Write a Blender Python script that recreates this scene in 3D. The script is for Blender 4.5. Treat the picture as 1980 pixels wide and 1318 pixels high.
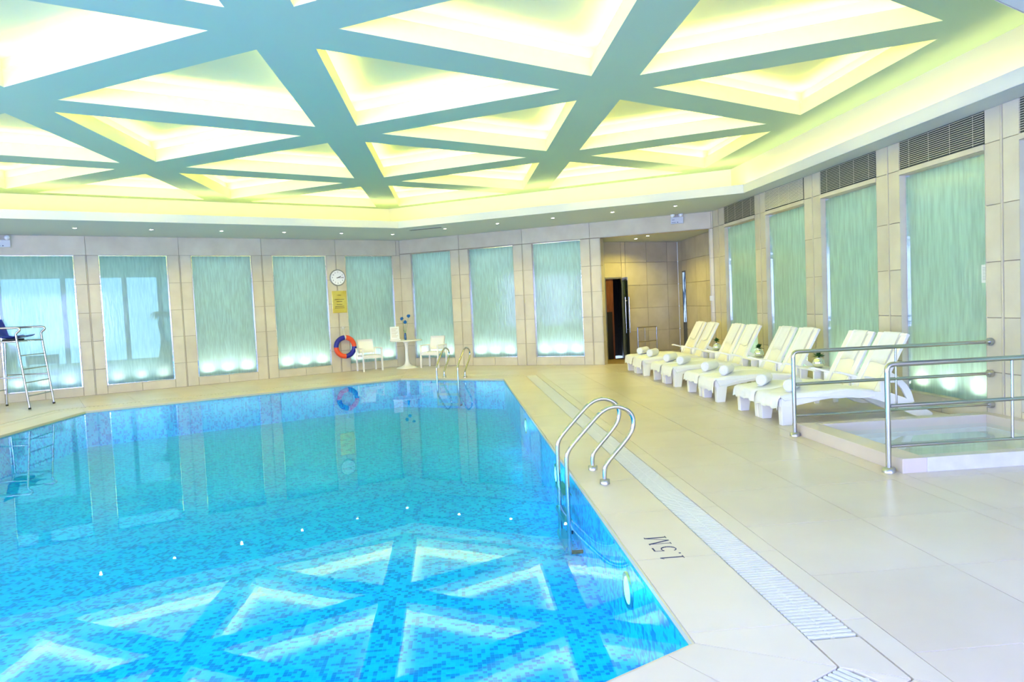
import bpy, math, random
from mathutils import Vector, Matrix
random.seed(7)
sc = bpy.context.scene
for o in list(bpy.data.objects): bpy.data.objects.remove(o)
COL = sc.collection
PI = math.pi

# ------------------------------------------------------------------ camera, world, exposure
cd = bpy.data.cameras.new('camera'); cam = bpy.data.objects.new('camera', cd); COL.objects.link(cam)
cd.sensor_width = 36.0; cd.lens = 1368.29 * 36.0 / 1980.0; cd.clip_start = 0.05; cd.clip_end = 200
_r = Vector((0.99549, -0.08361, -0.04491)); _u = Vector((0.04897, 0.04717, 0.99769)); _f = Vector((0.08130, 0.99538, -0.05105))
cam.matrix_world = Matrix(((_r.x, _u.x, -_f.x, 0), (_r.y, _u.y, -_f.y, 0), (_r.z, _u.z, -_f.z, 1.6805), (0, 0, 0, 1)))
sc.camera = cam
sc.view_settings.view_transform = 'Standard'; sc.view_settings.look = 'None'
sc.view_settings.gamma = 1.0; sc.view_settings.use_curve_mapping = False
sc.view_settings.exposure = 0.70
sc.cycles.use_denoising = True
sc.cycles.max_bounces = 14; sc.cycles.diffuse_bounces = 7; sc.cycles.glossy_bounces = 6
sc.cycles.transparent_max_bounces = 24; sc.cycles.transmission_bounces = 6
sc.cycles.sample_clamp_indirect = 12.0
sc.cycles.caustics_reflective = False; sc.cycles.caustics_refractive = False
w = bpy.data.worlds.new('world'); sc.world = w; w.use_nodes = True
w.node_tree.nodes['Background'].inputs[0].default_value = (0.55, 0.72, 1.0, 1)
w.node_tree.nodes['Background'].inputs[1].default_value = 0.8

L_COFFER = 29.0      # strip lamps in the coffers
L_COVE = 15.0         # strip lamps in the perimeter cove
L_DAY = 14.0          # daylight in the windows behind the camera
L_UP = 9.0           # uplights behind the glass
C_WARM = (1.0, 0.87, 0.24)
C_COVE = (1.0, 0.82, 0.34)

# ------------------------------------------------------------------ materials
def mat(name): 
    m = bpy.data.materials.new(name); m.use_nodes = True
    nt = m.node_tree; return m, nt, nt.nodes, nt.links
def pm(name, col, rough=0.5, metal=0.0, spec=0.5, coat=0.0):
    m, nt, N, L = mat(name); b = N['Principled BSDF']
    b.inputs['Base Color'].default_value = (*col, 1); b.inputs['Roughness'].default_value = rough
    b.inputs['Metallic'].default_value = metal; b.inputs['Specular IOR Level'].default_value = spec
    b.inputs['Coat Weight'].default_value = coat
    return m
def noisy(name, c1, c2, scale, rough=0.5, bump=0.0, detail=6, spec=0.5, metal=0.0, stretch=None, coat=0.0, rand=0.0):
    m, nt, N, L = mat(name); b = N['Principled BSDF']
    g = N.new('ShaderNodeNewGeometry'); t = N.new('ShaderNodeTexNoise'); t.inputs['Scale'].default_value = scale
    t.inputs['Detail'].default_value = detail
    src = g.outputs['Position']
    if stretch:
        mp = N.new('ShaderNodeMapping'); mp.inputs['Scale'].default_value = stretch; L.new(src, mp.inputs[0]); src = mp.outputs[0]
    L.new(src, t.inputs[0])
    r = N.new('ShaderNodeValToRGB'); r.color_ramp.elements[0].position = 0.32; r.color_ramp.elements[1].position = 0.68
    r.color_ramp.elements[0].color = (*c1, 1); r.color_ramp.elements[1].color = (*c2, 1)
    L.new(t.outputs[0], r.inputs[0]); out = r.outputs[0]
    if rand:
        oi = N.new('ShaderNodeObjectInfo'); mr = N.new('ShaderNodeMapRange'); mr.inputs[3].default_value = 1 - rand; mr.inputs[4].default_value = 1 + rand * 0.4
        L.new(oi.outputs['Random'], mr.inputs[0])
        mx = N.new('ShaderNodeMix'); mx.data_type = 'RGBA'; mx.blend_type = 'MULTIPLY'; mx.inputs[0].default_value = 1
        cb = N.new('ShaderNodeCombineColor')
        for i in range(3): L.new(mr.outputs[0], cb.inputs[i])
        L.new(out, mx.inputs[6]); L.new(cb.outputs[0], mx.inputs[7]); out = mx.outputs[2]
    L.new(out, b.inputs['Base Color'])
    b.inputs['Roughness'].default_value = rough; b.inputs['Specular IOR Level'].default_value = spec
    b.inputs['Metallic'].default_value = metal; b.inputs['Coat Weight'].default_value = coat
    if bump:
        bp = N.new('ShaderNodeBump'); bp.inputs['Strength'].default_value = bump; bp.inputs['Distance'].default_value = 0.01
        L.new(t.outputs[0], bp.inputs['Height']); L.new(bp.outputs[0], b.inputs['Normal'])
    return m
def emit(name, col, s):
    m, nt, N, L = mat(name); N.remove(N['Principled BSDF']); e = N.new('ShaderNodeEmission')
    e.inputs[0].default_value = (*col, 1); e.inputs[1].default_value = s; L.new(e.outputs[0], N['Material Output'].inputs[0]); return m

M = {}
M['stone'] = noisy('wall_stone', (0.60, 0.545, 0.40), (0.68, 0.63, 0.47), 2.6, 0.30, 0.02, 8, 0.35, rand=0.07)
M['stone_dim'] = noisy('wall_stone_shaded', (0.47, 0.43, 0.31), (0.57, 0.53, 0.40), 2.2, 0.3, 0.02, 8, 0.5, rand=0.10)  # same stone as the walls, alcove dimness put into its colour
M['floor'] = noisy('floor_stone', (0.629, 0.544, 0.442), (0.689, 0.612, 0.527), 1.1, 0.30, 0.02, 9, 0.4, rand=0.035)
M['coping'] = noisy('coping_stone', (0.646, 0.570, 0.451), (0.705, 0.637, 0.544), 0.9, 0.34, 0.02, 9, 0.4, rand=0.03)
M['grout'] = pm('grout', (0.36, 0.31, 0.21), 0.8)
M['bed'] = pm('floor_grout', (0.50, 0.43, 0.30), 0.8)
M['marble'] = noisy('curb_marble', (0.62, 0.60, 0.54), (0.72, 0.70, 0.62), 5, 0.22, 0.02, 8)
M['ceiling'] = pm('ceiling_paint', (0.434, 0.600, 0.430), 0.75, spec=0.2)
M['soffit'] = pm('soffit_paint', (0.561, 0.629, 0.629), 0.7, spec=0.2)
M['plaster'] = pm('white_plaster', (0.770, 0.790, 0.540), 0.8, spec=0.2)
M['fascia'] = pm('white_fascia', (0.690, 0.700, 0.640), 0.7, spec=0.2)
M['covewall'] = pm('cove_plaster', (0.807, 0.765, 0.527), 0.8, spec=0.2)
M['strip'] = emit('coffer_strip', C_WARM, L_COFFER)
M['cove_strip'] = emit('cove_strip', C_COVE, L_COVE)
M['down'] = emit('downlight_lens', (1.0, 0.95, 0.8), 22.0)
M['day'] = emit('daylight_pane', (0.40, 0.48, 1.05), L_DAY)
M['day2'] = emit('added_glow_left', (0.48, 0.56, 1.0), L_DAY * 0.6)  # glow of the added left panes
M['dayblue'] = emit('daylight_far', (0.36, 0.72, 1.0), 0.9)
M['uplens'] = emit('uplight_lens', (1.0, 1.0, 0.92), 6.0)
M['poollens'] = emit('pool_lamp_lens', (0.75, 1.0, 0.95), 5.0)
M['chrome'] = pm('stainless', (0.50, 0.51, 0.50), 0.13, 1.0)
M['brushed'] = pm('stainless_brushed', (0.52, 0.52, 0.51), 0.28, 1.0)
M['mirror'] = noisy('mirror_trim', (0.75, 0.8, 0.85), (0.95, 0.97, 1.0), 9, 0.06, 0.25, 3, metal=1.0)
M['white_resin'] = pm('white_resin', (0.90, 0.89, 0.83), 0.35, spec=0.5)
M['panel_resin'] = pm('cream_resin', (0.88, 0.85, 0.70), 0.42)
M['towel'] = noisy('white_towel', (0.87, 0.87, 0.85), (0.94, 0.94, 0.93), 220, 0.95, 0.6, 3, 0.1)
M['navy'] = pm('navy_plastic', (0.015, 0.02, 0.28), 0.35)
M['orange'] = pm('orange_plastic', (0.90, 0.10, 0.03), 0.4)
M['blue_seat'] = pm('blue_seat', (0.01, 0.03, 0.35), 0.3)
M['dark'] = pm('dark_rubber', (0.02, 0.02, 0.02), 0.6)
M['slot'] = pm('slot_shadow', (0.10, 0.09, 0.06), 0.8)  # dark colour stands for the shade inside narrow slots
M['grate'] = pm('grate_plastic', (0.68, 0.67, 0.57), 0.4)
M['gratebed'] = pm('grate_bed', (0.30, 0.33, 0.27), 0.8)
M['louver'] = pm('louver_paint', (0.72, 0.68, 0.52), 0.5)
M['louver_bed'] = pm('louver_bed', (0.07, 0.08, 0.05), 0.9)
M['brass'] = noisy('brass', (0.85, 0.60, 0.10), (0.95, 0.78, 0.22), 3, 0.22, 0.05, 3, metal=0.85)
M['ink'] = pm('dark_ink', (0.02, 0.03, 0.10), 0.6)
M['ink2'] = pm('black_ink', (0.03, 0.03, 0.03), 0.6)
M['clockface'] = pm('clock_face', (0.85, 0.88, 0.92), 0.3)
M['clockrim'] = pm('clock_rim', (0.35, 0.38, 0.36), 0.3, 0.6)
M['wood'] = noisy('dark_wood', (0.10, 0.03, 0.01), (0.22, 0.07, 0.03), 6, 0.4, 0.1, 5, stretch=(6, 6, 0.6))
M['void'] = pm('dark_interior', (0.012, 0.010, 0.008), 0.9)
M['leaf'] = noisy('leaf', (0.01, 0.06, 0.01), (0.04, 0.16, 0.02), 40, 0.5)
M['leaf2'] = pm('pale_leaf', (0.20, 0.42, 0.10), 0.5)
M['bluebloom'] = noisy('blue_bloom', (0.0, 0.10, 0.35), (0.02, 0.25, 0.6), 60, 0.7)
M['vaseblue'] = pm('blue_glass', (0.02, 0.10, 0.22), 0.1)
M['silver'] = pm('silver_glaze', (0.80, 0.82, 0.74), 0.12, 0.9)
M['paper'] = pm('paper', (0.85, 0.87, 0.82), 0.7)
M['greysign'] = pm('pale_case', (0.62, 0.66, 0.70), 0.4)
M['lamp_glass'] = pm('lamp_glass', (0.90, 0.95, 0.95), 0.1, 0.3, coat=0.5)
M['exitgreen'] = emit('exit_green', (0.05, 0.9, 0.30), 0.9)
M['planter'] = pm('green_planter', (0.22, 0.40, 0.30), 0.5)
M['corridor'] = pm('corridor_paint', (0.62, 0.80, 0.72), 0.8, spec=0.2)
M['corridor_floor'] = pm('corridor_floor', (0.66, 0.70, 0.55), 0.5)
M['mullion'] = pm('mullion', (0.25, 0.40, 0.40), 0.5)

def glass_mat(name, tint, transp, wave):
    m, nt, N, L = mat(name); N.remove(N['Principled BSDF'])
    geo = N.new('ShaderNodeTexCoord')
    mp = N.new('ShaderNodeMapping'); mp.inputs['Scale'].default_value = (1, 1, 0.12); L.new(geo.outputs['Object'], mp.inputs[0])
    t = N.new('ShaderNodeTexNoise'); t.inputs['Scale'].default_value = wave; t.inputs['Detail'].default_value = 1.5; L.new(mp.outputs[0], t.inputs[0])
    bp = N.new('ShaderNodeBump'); bp.inputs['Strength'].default_value = 0.5; bp.inputs['Distance'].default_value = 0.014; L.new(t.outputs[0], bp.inputs['Height'])
    rp = N.new('ShaderNodeValToRGB'); rp.color_ramp.elements[0].position = 0.30; rp.color_ramp.elements[1].position = 0.70
    rp.color_ramp.elements[0].color = (*[c * 0.85 for c in tint], 1); rp.color_ramp.elements[1].color = (*[min(1, c * 1.06) for c in tint], 1)
    L.new(t.outputs[0], rp.inputs[0])
    dif = N.new('ShaderNodeBsdfDiffuse'); tl = N.new('ShaderNodeBsdfTranslucent'); L.new(rp.outputs[0], dif.inputs[0]); L.new(rp.outputs[0], tl.inputs[0])
    L.new(bp.outputs[0], dif.inputs['Normal']); L.new(bp.outputs[0], tl.inputs['Normal'])
    m1 = N.new('ShaderNodeMixShader'); m1.inputs[0].default_value = 0.62; L.new(dif.outputs[0], m1.inputs[1]); L.new(tl.outputs[0], m1.inputs[2])
    tr = N.new('ShaderNodeBsdfTransparent'); tr.inputs[0].default_value = (*[min(1, c * 1.15) for c in tint], 1)
    m2 = N.new('ShaderNodeMixShader'); m2.inputs[0].default_value = transp; L.new(m1.outputs[0], m2.inputs[1]); L.new(tr.outputs[0], m2.inputs[2])
    gl = N.new('ShaderNodeBsdfGlossy'); gl.inputs['Roughness'].default_value = 0.07
    bp2 = N.new('ShaderNodeBump'); bp2.inputs['Strength'].default_value = 0.10; bp2.inputs['Distance'].default_value = 0.01; L.new(t.outputs[0], bp2.inputs['Height']); L.new(bp2.outputs[0], gl.inputs['Normal'])
    fr = N.new('ShaderNodeFresnel'); fr.inputs[0].default_value = 1.5
    m3 = N.new('ShaderNodeMixShader'); L.new(fr.outputs[0], m3.inputs[0]); L.new(m2.outputs[0], m3.inputs[1]); L.new(gl.outputs[0], m3.inputs[2])
    L.new(m3.outputs[0], N['Material Output'].inputs[0]); return m
M['glass_left'] = glass_mat('clear_reeded_glass', (0.70, 0.90, 0.88), 0.50, 30)
M['glass_mid'] = glass_mat('frosted_reeded_glass', (0.66, 0.90, 0.88), 0.08, 30)
M['glass_right'] = glass_mat('green_reeded_glass', (0.66, 0.89, 0.76), 0.08, 24)
M['glass_door'] = glass_mat('door_glass', (0.45, 0.55, 0.45), 0.85, 2)

def water_mat(name, tint, bump, scale, refl=(0.95, 0.98, 1.0)):
    m, nt, N, L = mat(name); N.remove(N['Principled BSDF'])
    g = N.new('ShaderNodeNewGeometry'); t = N.new('ShaderNodeTexNoise'); t.inputs['Scale'].default_value = scale; t.inputs['Detail'].default_value = 3
    L.new(g.outputs['Position'], t.inputs[0])
    bp = N.new('ShaderNodeBump'); bp.inputs['Strength'].default_value = bump; bp.inputs['Distance'].default_value = 0.01; L.new(t.outputs[0], bp.inputs['Height'])
    tr = N.new('ShaderNodeBsdfTransparent'); tr.inputs[0].default_value = (*tint, 1)
    gl = N.new('ShaderNodeBsdfGlossy'); gl.inputs['Roughness'].default_value = 0.015; gl.inputs[0].default_value = (*refl, 1); L.new(bp.outputs[0], gl.inputs['Normal'])
    fr = N.new('ShaderNodeFresnel'); fr.inputs[0].default_value = 1.33; L.new(bp.outputs[0], fr.inputs['Normal'])
    # seen from above only; the underside lets light through without total reflection
    sb = N.new('ShaderNodeMath'); sb.operation = 'SUBTRACT'; sb.inputs[0].default_value = 1.0; L.new(g.outputs['Backfacing'], sb.inputs[1])
    ml = N.new('ShaderNodeMath'); ml.operation = 'MULTIPLY'; L.new(fr.outputs[0], ml.inputs[0]); L.new(sb.outputs[0], ml.inputs[1])
    mx = N.new('ShaderNodeMixShader'); L.new(ml.outputs[0], mx.inputs[0]); L.new(tr.outputs[0], mx.inputs[1]); L.new(gl.outputs[0], mx.inputs[2])
    L.new(mx.outputs[0], N['Material Output'].inputs[0]); return m
def clear_mat():
    m, nt, N, L = mat('clear_glass_face'); N.remove(N['Principled BSDF']); t = N.new('ShaderNodeBsdfTransparent'); t.inputs[0].default_value = (0.94, 0.98, 0.96, 1); L.new(t.outputs[0], N['Material Output'].inputs[0]); return m
M['clear'] = clear_mat()
M['water'] = water_mat('pool_water', (0.10, 0.82, 0.96), 0.035, 3.0, (0.60, 0.82, 0.96))
M['water2'] = water_mat('plunge_water', (0.90, 1.0, 0.96), 0.04, 3.0)

def mosaic(name, size):
    m, nt, N, L = mat(name); b = N['Principled BSDF']
    g = N.new('ShaderNodeNewGeometry')
    sc_ = N.new('ShaderNodeVectorMath'); sc_.operation = 'SCALE'; sc_.inputs[3].default_value = 1 / size; L.new(g.outputs['Position'], sc_.inputs[0])
    ad = N.new('ShaderNodeVectorMath'); ad.operation = 'ADD'; ad.inputs[1].default_value = (0.37, 0.37, 0.37); L.new(sc_.outputs[0], ad.inputs[0])
    fl = N.new('ShaderNodeVectorMath'); fl.operation = 'FLOOR'; L.new(ad.outputs[0], fl.inputs[0])
    wn = N.new('ShaderNodeTexWhiteNoise'); wn.noise_dimensions = '3D'; L.new(fl.outputs[0], wn.inputs[0])
    # bricks shifted in pairs for a clustered look
    ns = N.new('ShaderNodeTexNoise'); ns.inputs['Scale'].default_value = 0.31; ns.inputs['Detail'].default_value = 0; L.new(fl.outputs[0], ns.inputs[0])
    mth = N.new('ShaderNodeMath'); mth.operation = 'MULTIPLY_ADD'; mth.inputs[1].default_value = 0.55; L.new(wn.outputs[0], mth.inputs[0])
    m3 = N.new('ShaderNodeMath'); m3.operation = 'MULTIPLY'; m3.inputs[1].default_value = 0.75; L.new(ns.outputs[0], m3.inputs[0]); L.new(m3.outputs[0], mth.inputs[2])
    r = N.new('ShaderNodeValToRGB'); r.color_ramp.interpolation = 'CONSTANT'
    e = r.color_ramp.elements; e[0].position = 0; e[0].color = (0.0, 0.27, 0.68, 1); e[1].position = 0.47; e[1].color = (0.0, 0.34, 0.86, 1)
    for p, c in ((0.56, (0.0, 0.64, 0.93, 1)), (0.74, (0.0, 0.70, 0.95, 1)), (0.9, (0.01, 0.72, 0.96, 1))):
        k = e.new(p); k.color = c
    L.new(mth.outputs[0], r.inputs[0])
    fr = N.new('ShaderNodeVectorMath'); fr.operation = 'FRACTION'; L.new(ad.outputs[0], fr.inputs[0])
    # fine grout lines
    sp = N.new('ShaderNodeSeparateXYZ'); L.new(fr.outputs[0], sp.inputs[0]); outs = []
    for k in range(2):
        a = N.new('ShaderNodeMath'); a.operation = 'LESS_THAN'; a.inputs[1].default_value = 0.10; L.new(sp.outputs[k], a.inputs[0]); outs.append(a)
    mx_ = N.new('ShaderNodeMath'); mx_.operation = 'MAXIMUM'; L.new(outs[0].outputs[0], mx_.inputs[0]); L.new(outs[1].outputs[0], mx_.inputs[1])
    q = N.new('ShaderNodeMath'); q.operation = 'MULTIPLY'; q.inputs[1].default_value = 0.5; L.new(mx_.outputs[0], q.inputs[0])
    mx = N.new('ShaderNodeMix'); mx.data_type = 'RGBA'; L.new(q.outputs[0], mx.inputs[0]); L.new(r.outputs[0], mx.inputs[6]); mx.inputs[7].default_value = (0.12, 0.74, 0.93, 1)
    L.new(mx.outputs[2], b.inputs['Base Color']); b.inputs['Roughness'].default_value = 0.35
    return m
M['mosaic'] = mosaic('pool_mosaic', 0.030)

# ------------------------------------------------------------------ helpers
class B:
    """collects shapes, becomes ONE mesh object"""
    def __init__(s): s.v = []; s.f = []; s.mi = []; s.sm = []
    def add(s, vs, fs, mi=0, smooth=False):
        n = len(s.v); s.v += [tuple(v) for v in vs]; s.f += [tuple(i + n for i in f) for f in fs]
        s.mi += [mi] * len(fs); s.sm += [smooth] * len(fs); return s
    def box(s, a, b, mi=0):
        x0, y0, z0 = a; x1, y1, z1 = b
        vs = [(x0, y0, z0), (x1, y0, z0), (x1, y1, z0), (x0, y1, z0), (x0, y0, z1), (x1, y0, z1), (x1, y1, z1), (x0, y1, z1)]
        return s.add(vs, [(0, 3, 2, 1), (4, 5, 6, 7), (0, 1, 5, 4), (1, 2, 6, 5), (2, 3, 7, 6), (3, 0, 4, 7)], mi)
    def prism(s, poly, z0, z1, mi=0):
        n = len(poly); vs = [(p[0], p[1], z0) for p in poly] + [(p[0], p[1], z1) for p in poly]
        fs = [tuple(range(n))[::-1], tuple(range(n, 2 * n))] + [(i, (i + 1) % n, n + (i + 1) % n, n + i) for i in range(n)]
        return s.add(vs, fs, mi)
    def side(s, poly, y0, y1, mi=0):
        """polygon in x,z extruded along y"""
        n = len(poly); vs = [(p[0], y0, p[1]) for p in poly] + [(p[0], y1, p[1]) for p in poly]
        fs = [tuple(range(n)), tuple(range(n, 2 * n))[::-1]] + [((i + 1) % n, i, n + i, n + (i + 1) % n) for i in range(n)]
        return s.add(vs, fs, mi)
    def tube(s, path, r, seg=10, mi=0, closed=False, smoothpath=0):
        P = [Vector(p) for p in path]
        for _ in range(smoothpath):
            Q = [P[0]]
            for a, b in zip(P[:-1], P[1:]): Q += [a * .75 + b * .25, a * .25 + b * .75]
            Q.append(P[-1]); P = Q
        n = len(P); up = None; vs = []
        for i, p in enumerate(P):
            if closed: d = P[(i + 1) % n] - P[i - 1]
            else: d = P[min(i + 1, n - 1)] - P[max(i - 1, 0)]
            d.normalize()
            if up is None:
                up = Vector((0, 0, 1)) if abs(d.z) < 0.9 else Vector((1, 0, 0))
            x = d.cross(up)
            if x.length < 1e-4: x = d.cross(Vector((0, 1, 0)))
            x.normalize(); y = x.cross(d).normalized(); up = y
            rr = r[i] if isinstance(r, (list, tuple)) else r
            for k in range(seg):
                a = 2 * PI * k / seg; vs.append(p + x * math.cos(a) * rr + y * math.sin(a) * rr)
        fs = []
        for i in range(n if closed else n - 1):
            j = (i + 1) % n
            for k in range(seg):
                k2 = (k + 1) % seg; fs.append((i * seg + k, i * seg + k2, j * seg + k2, j * seg + k))
        s.add(vs, fs, mi, True)
        if not closed:
            s.add([vs[k] for k in range(seg)], [tuple(range(seg))[::-1]], mi); s.add([vs[(n - 1) * seg + k] for k in range(seg)], [tuple(range(seg))], mi)
        return s
    def lathe(s, prof, seg=24, c=(0, 0, 0), mi=0, axis='z'):
        vs = []
        for r, z in prof:
            for k in range(seg):
                a = 2 * PI * k / seg
                p = (r * math.cos(a), r * math.sin(a), z)
                if axis == 'y': p = (p[0], z, p[1])
                vs.append((p[0] + c[0], p[1] + c[1], p[2] + c[2]))
        fs = []
        for i in range(len(prof) - 1):
            for k in range(seg):
                k2 = (k + 1) % seg; q = (i * seg + k, i * seg + k2, (i + 1) * seg + k2, (i + 1) * seg + k)
                fs.append(q if axis == 'z' else q[::-1])
        s.add(vs, fs, mi, True); return s
    def sheet(s, grid, th=0.0, mi=0):
        """grid[i][j] of points -> smooth sheet, thickened along -z/normal by th"""
        ni, nj = len(grid), len(grid[0]); vs = [Vector(p) for row in grid for p in row]
        fs = [(i * nj + j, (i + 1) * nj + j, (i + 1) * nj + j + 1, i * nj + j + 1) for i in range(ni - 1) for j in range(nj - 1)]
        if th:
            nm = [Vector((0, 0, 0)) for _ in vs]
            for f in fs:
                n = (vs[f[1]] - vs[f[0]]).cross(vs[f[3]] - vs[f[0]])
                for k in f: nm[k] += n
            n0 = len(vs); vs = vs + [v - n.normalized() * th for v, n in zip(vs, nm)]
            fs2 = [tuple(k + n0 for k in f[::-1]) for f in fs]
            ring = [i * nj for i in range(ni)] + [(ni - 1) * nj + j for j in range(1, nj)] + [i * nj + nj - 1 for i in range(ni - 2, -1, -1)] + [j for j in range(nj - 2, 0, -1)]
            fs = fs + fs2 + [(ring[k], ring[k] + n0, ring[(k + 1) % len(ring)] + n0, ring[(k + 1) % len(ring)])[::-1] for k in range(len(ring))]
        return s.add(vs, fs, mi, True)
    def build(s, name, mats, parent=None, loc=(0, 0, 0), rz=0.0, bevel=0, rot=None):
        me = bpy.data.meshes.new(name); me.from_pydata(s.v, [], s.f); me.update()
        if not isinstance(mats, (list, tuple)): mats = [mats]
        for m in mats: me.materials.append(M[m] if isinstance(m, str) else m)
        me.polygons.foreach_set('material_index', s.mi); me.polygons.foreach_set('use_smooth', s.sm)
        o = bpy.data.objects.new(name, me); COL.objects.link(o); o.location = loc
        o.rotation_euler = rot if rot else (0, 0, rz)
        if parent: o.parent = parent
        if bevel:
            md = o.modifiers.new('bevel', 'BEVEL'); md.width = bevel; md.segments = 2; md.limit_method = 'ANGLE'
        return o
def empty(name, loc=(0, 0, 0), rz=0.0, parent=None):
    o = bpy.data.objects.new(name, None); COL.objects.link(o); o.location = loc; o.rotation_euler = (0, 0, rz); o.empty_display_size = 0.1
    if parent: o.parent = parent
    return o
def tag(o, label, cat, group=None, kind=None):
    o['label'] = label
    o['category'] = cat
    if group: o['group'] = group
    if kind: o['kind'] = kind
    return o
def structure(o): o['kind'] = 'structure'; return o
def dup(root, loc, rz, label=None):
    r = root.copy(); COL.objects.link(r); r.location = loc; r.rotation_euler = (0, 0, rz)
    if label: r['label'] = label
    for ch in list(root.children):
        c = ch.copy(); COL.objects.link(c); c.parent = r
        for g in list(ch.children):
            d = g.copy(); COL.objects.link(d); d.parent = c
    return r
# shared unit slab (x 0..1, y 0..1, z 0..1) with a chamfered outer face at y=0
_unit = {}
def slab(name, m, parent, a, b, rot=None):
    """box from a to b in the parent's frame, sharing one mesh per material"""
    if m not in _unit:
        me = bpy.data.meshes.new('slab_' + m); bb = B().box((0, 0, 0), (1, 1, 1)); me.from_pydata(bb.v, [], bb.f); me.materials.append(M[m]); me.update(); _unit[m] = me
    o = bpy.data.objects.new(name, _unit[m]); COL.objects.link(o); o.parent = parent
    o.location = a; o.scale = (b[0] - a[0], b[1] - a[1], b[2] - a[2])
    if rot: o.rotation_euler = rot
    return o
def text_mesh(name, txt, size, m, parent, loc, rot, depth=0.002, align='CENTER'):
    cu = bpy.data.curves.new(name, 'FONT'); cu.body = txt; cu.size = size; cu.extrude = depth; cu.align_x = align; cu.align_y = 'CENTER'
    t = bpy.data.objects.new(name, cu); COL.objects.link(t)
    dg = bpy.context.evaluated_depsgraph_get(); me = bpy.data.meshes.new_from_object(t.evaluated_get(dg)); bpy.data.objects.remove(t)
    me.materials.clear(); me.materials.append(M[m]); o = bpy.data.objects.new(name, me); COL.objects.link(o); o.location = loc; o.rotation_euler = rot; o.parent = parent
    return o
def inter(n1, o1, n2, o2):
    d = n1[0] * n2[1] - n1[1] * n2[0]; return ((o1 * n2[1] - n1[1] * o2) / d, (n1[0] * o2 - o1 * n2[0]) / d)
def clip(poly, n, o, keep_less=True):
    """Sutherland-Hodgman: keep n.p <= o"""
    s = 1 if keep_less else -1; out = []
    for i, p in enumerate(poly):
        q = poly[(i + 1) % len(poly)]; dp = s * (n[0] * p[0] + n[1] * p[1] - o); dq = s * (n[0] * q[0] + n[1] * q[1] - o)
        if dp <= 0: out.append(p)
        if (dp < 0 < dq) or (dq < 0 < dp):
            t = dp / (dp - dq); out.append((p[0] + t * (q[0] - p[0]), p[1] + t * (q[1] - p[1])))
    return out
def area(poly): return 0.5 * sum(p[0] * q[1] - q[0] * p[1] for p, q in zip(poly, poly[1:] + poly[:1])) if len(poly) > 2 else 0

A1, A2 = math.radians(29.258), math.radians(-29.380)
N1 = (-math.sin(A1), math.cos(A1)); N2 = (-math.sin(A2), math.cos(A2))
O1, O2, O3, OL, OF = 19.30, 17.82, 6.394, 12.45, 3.4
def outline(dr, d2, d1, dl, df):
    L = [((1, 0), dr), (N2, d2), (N1, d1), ((-1, 0), dl), ((0, -1), df)]
    return [inter(*L[i - 1], *L[i]) for i in range(5)]     # corners: front-right, right/far, far/far, far/left, left-front
ROOM = outline(O3, O2, O1, OL, OF)
ZS, ZC = 3.728, 4.40
def ring(b, P, Q, z, up=False, mi=0):
    n = len(P)
    for i in range(n):
        j = (i + 1) % n; vs = [(*P[i], z), (*P[j], z), (*Q[j], z), (*Q[i], z)]
        b.add(vs, [(0, 1, 2, 3) if up else (3, 2, 1, 0)], mi)
def curtain(b, P, z0, z1, mi=0):
    n = len(P)
    for i in range(n):
        j = (i + 1) % n; b.add([(*P[i], z0), (*P[j], z0), (*P[j], z1), (*P[i], z1)], [(0, 1, 2, 3)], mi)

# ------------------------------------------------------------------ ceiling
def hexa(dr, d2, d1, dl, e2, e1):
    L = [((1, 0), dr), (N2, d2), (N1, d1), ((-1, 0), dl), ((-N2[0], -N2[1]), e2), ((-N1[0], -N1[1]), -e1)]
    return [inter(*L[k - 1], *L[k]) for k in range(6)], L
F_in, F_L = hexa(5.98, 15.15, 16.40, 12.03, 2.9, 2.34); F_out, _ = hexa(6.03, 15.20, 16.45, 12.08, 2.95, 2.29)
J, J_L = hexa(6.16, 16.15, 17.72, 12.22, 3.3, 1.70)
sof = B(); W_out = outline(O3 + .3, O2 + .3, O1 + .3, OL + .3, OF + .3)
for a in range(6):
    n, o = F_L[a]; P = clip(W_out, n, o + 0.012, False)
    for c in range(6):
        if c != a and len(P) >= 3: m_, r = F_L[c]; P = clip(P, (m_[0] - n[0], m_[1] - n[1]), r - o)
    if len(P) >= 3 and abs(area(P)) > 1e-4: sof.prism(P if area(P) > 0 else P[::-1], ZS, ZS + .02)
structure(sof.build('ceiling_soffit', 'soffit'))
fas = B(); curtain(fas, F_in, ZS, 3.90); ring(fas, F_in, F_out, 3.90, True); curtain(fas, F_out, 3.84, 3.90); ring(fas, hexa(6.3, 16.3, 17.9, 12.4, 3.5, 1.5)[0], F_out, 3.84, True)
fo = structure(fas.build('trim_1', 'fascia')); fo['label'] = 'white fascia round the lit cove'
cw = B(); curtain(cw, J, 3.84, ZC); structure(cw.build('trim_2', 'covewall'))
cs = B(); ring(cs, hexa(6.085, 15.33, 16.60, 12.15, 3.05, 2.18)[0], hexa(6.05, 15.25, 16.52, 12.11, 2.98, 2.24)[0], 3.85, True)
cs.build('cove_light_strip', 'cove_strip', structure(empty('trim_3')))
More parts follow.
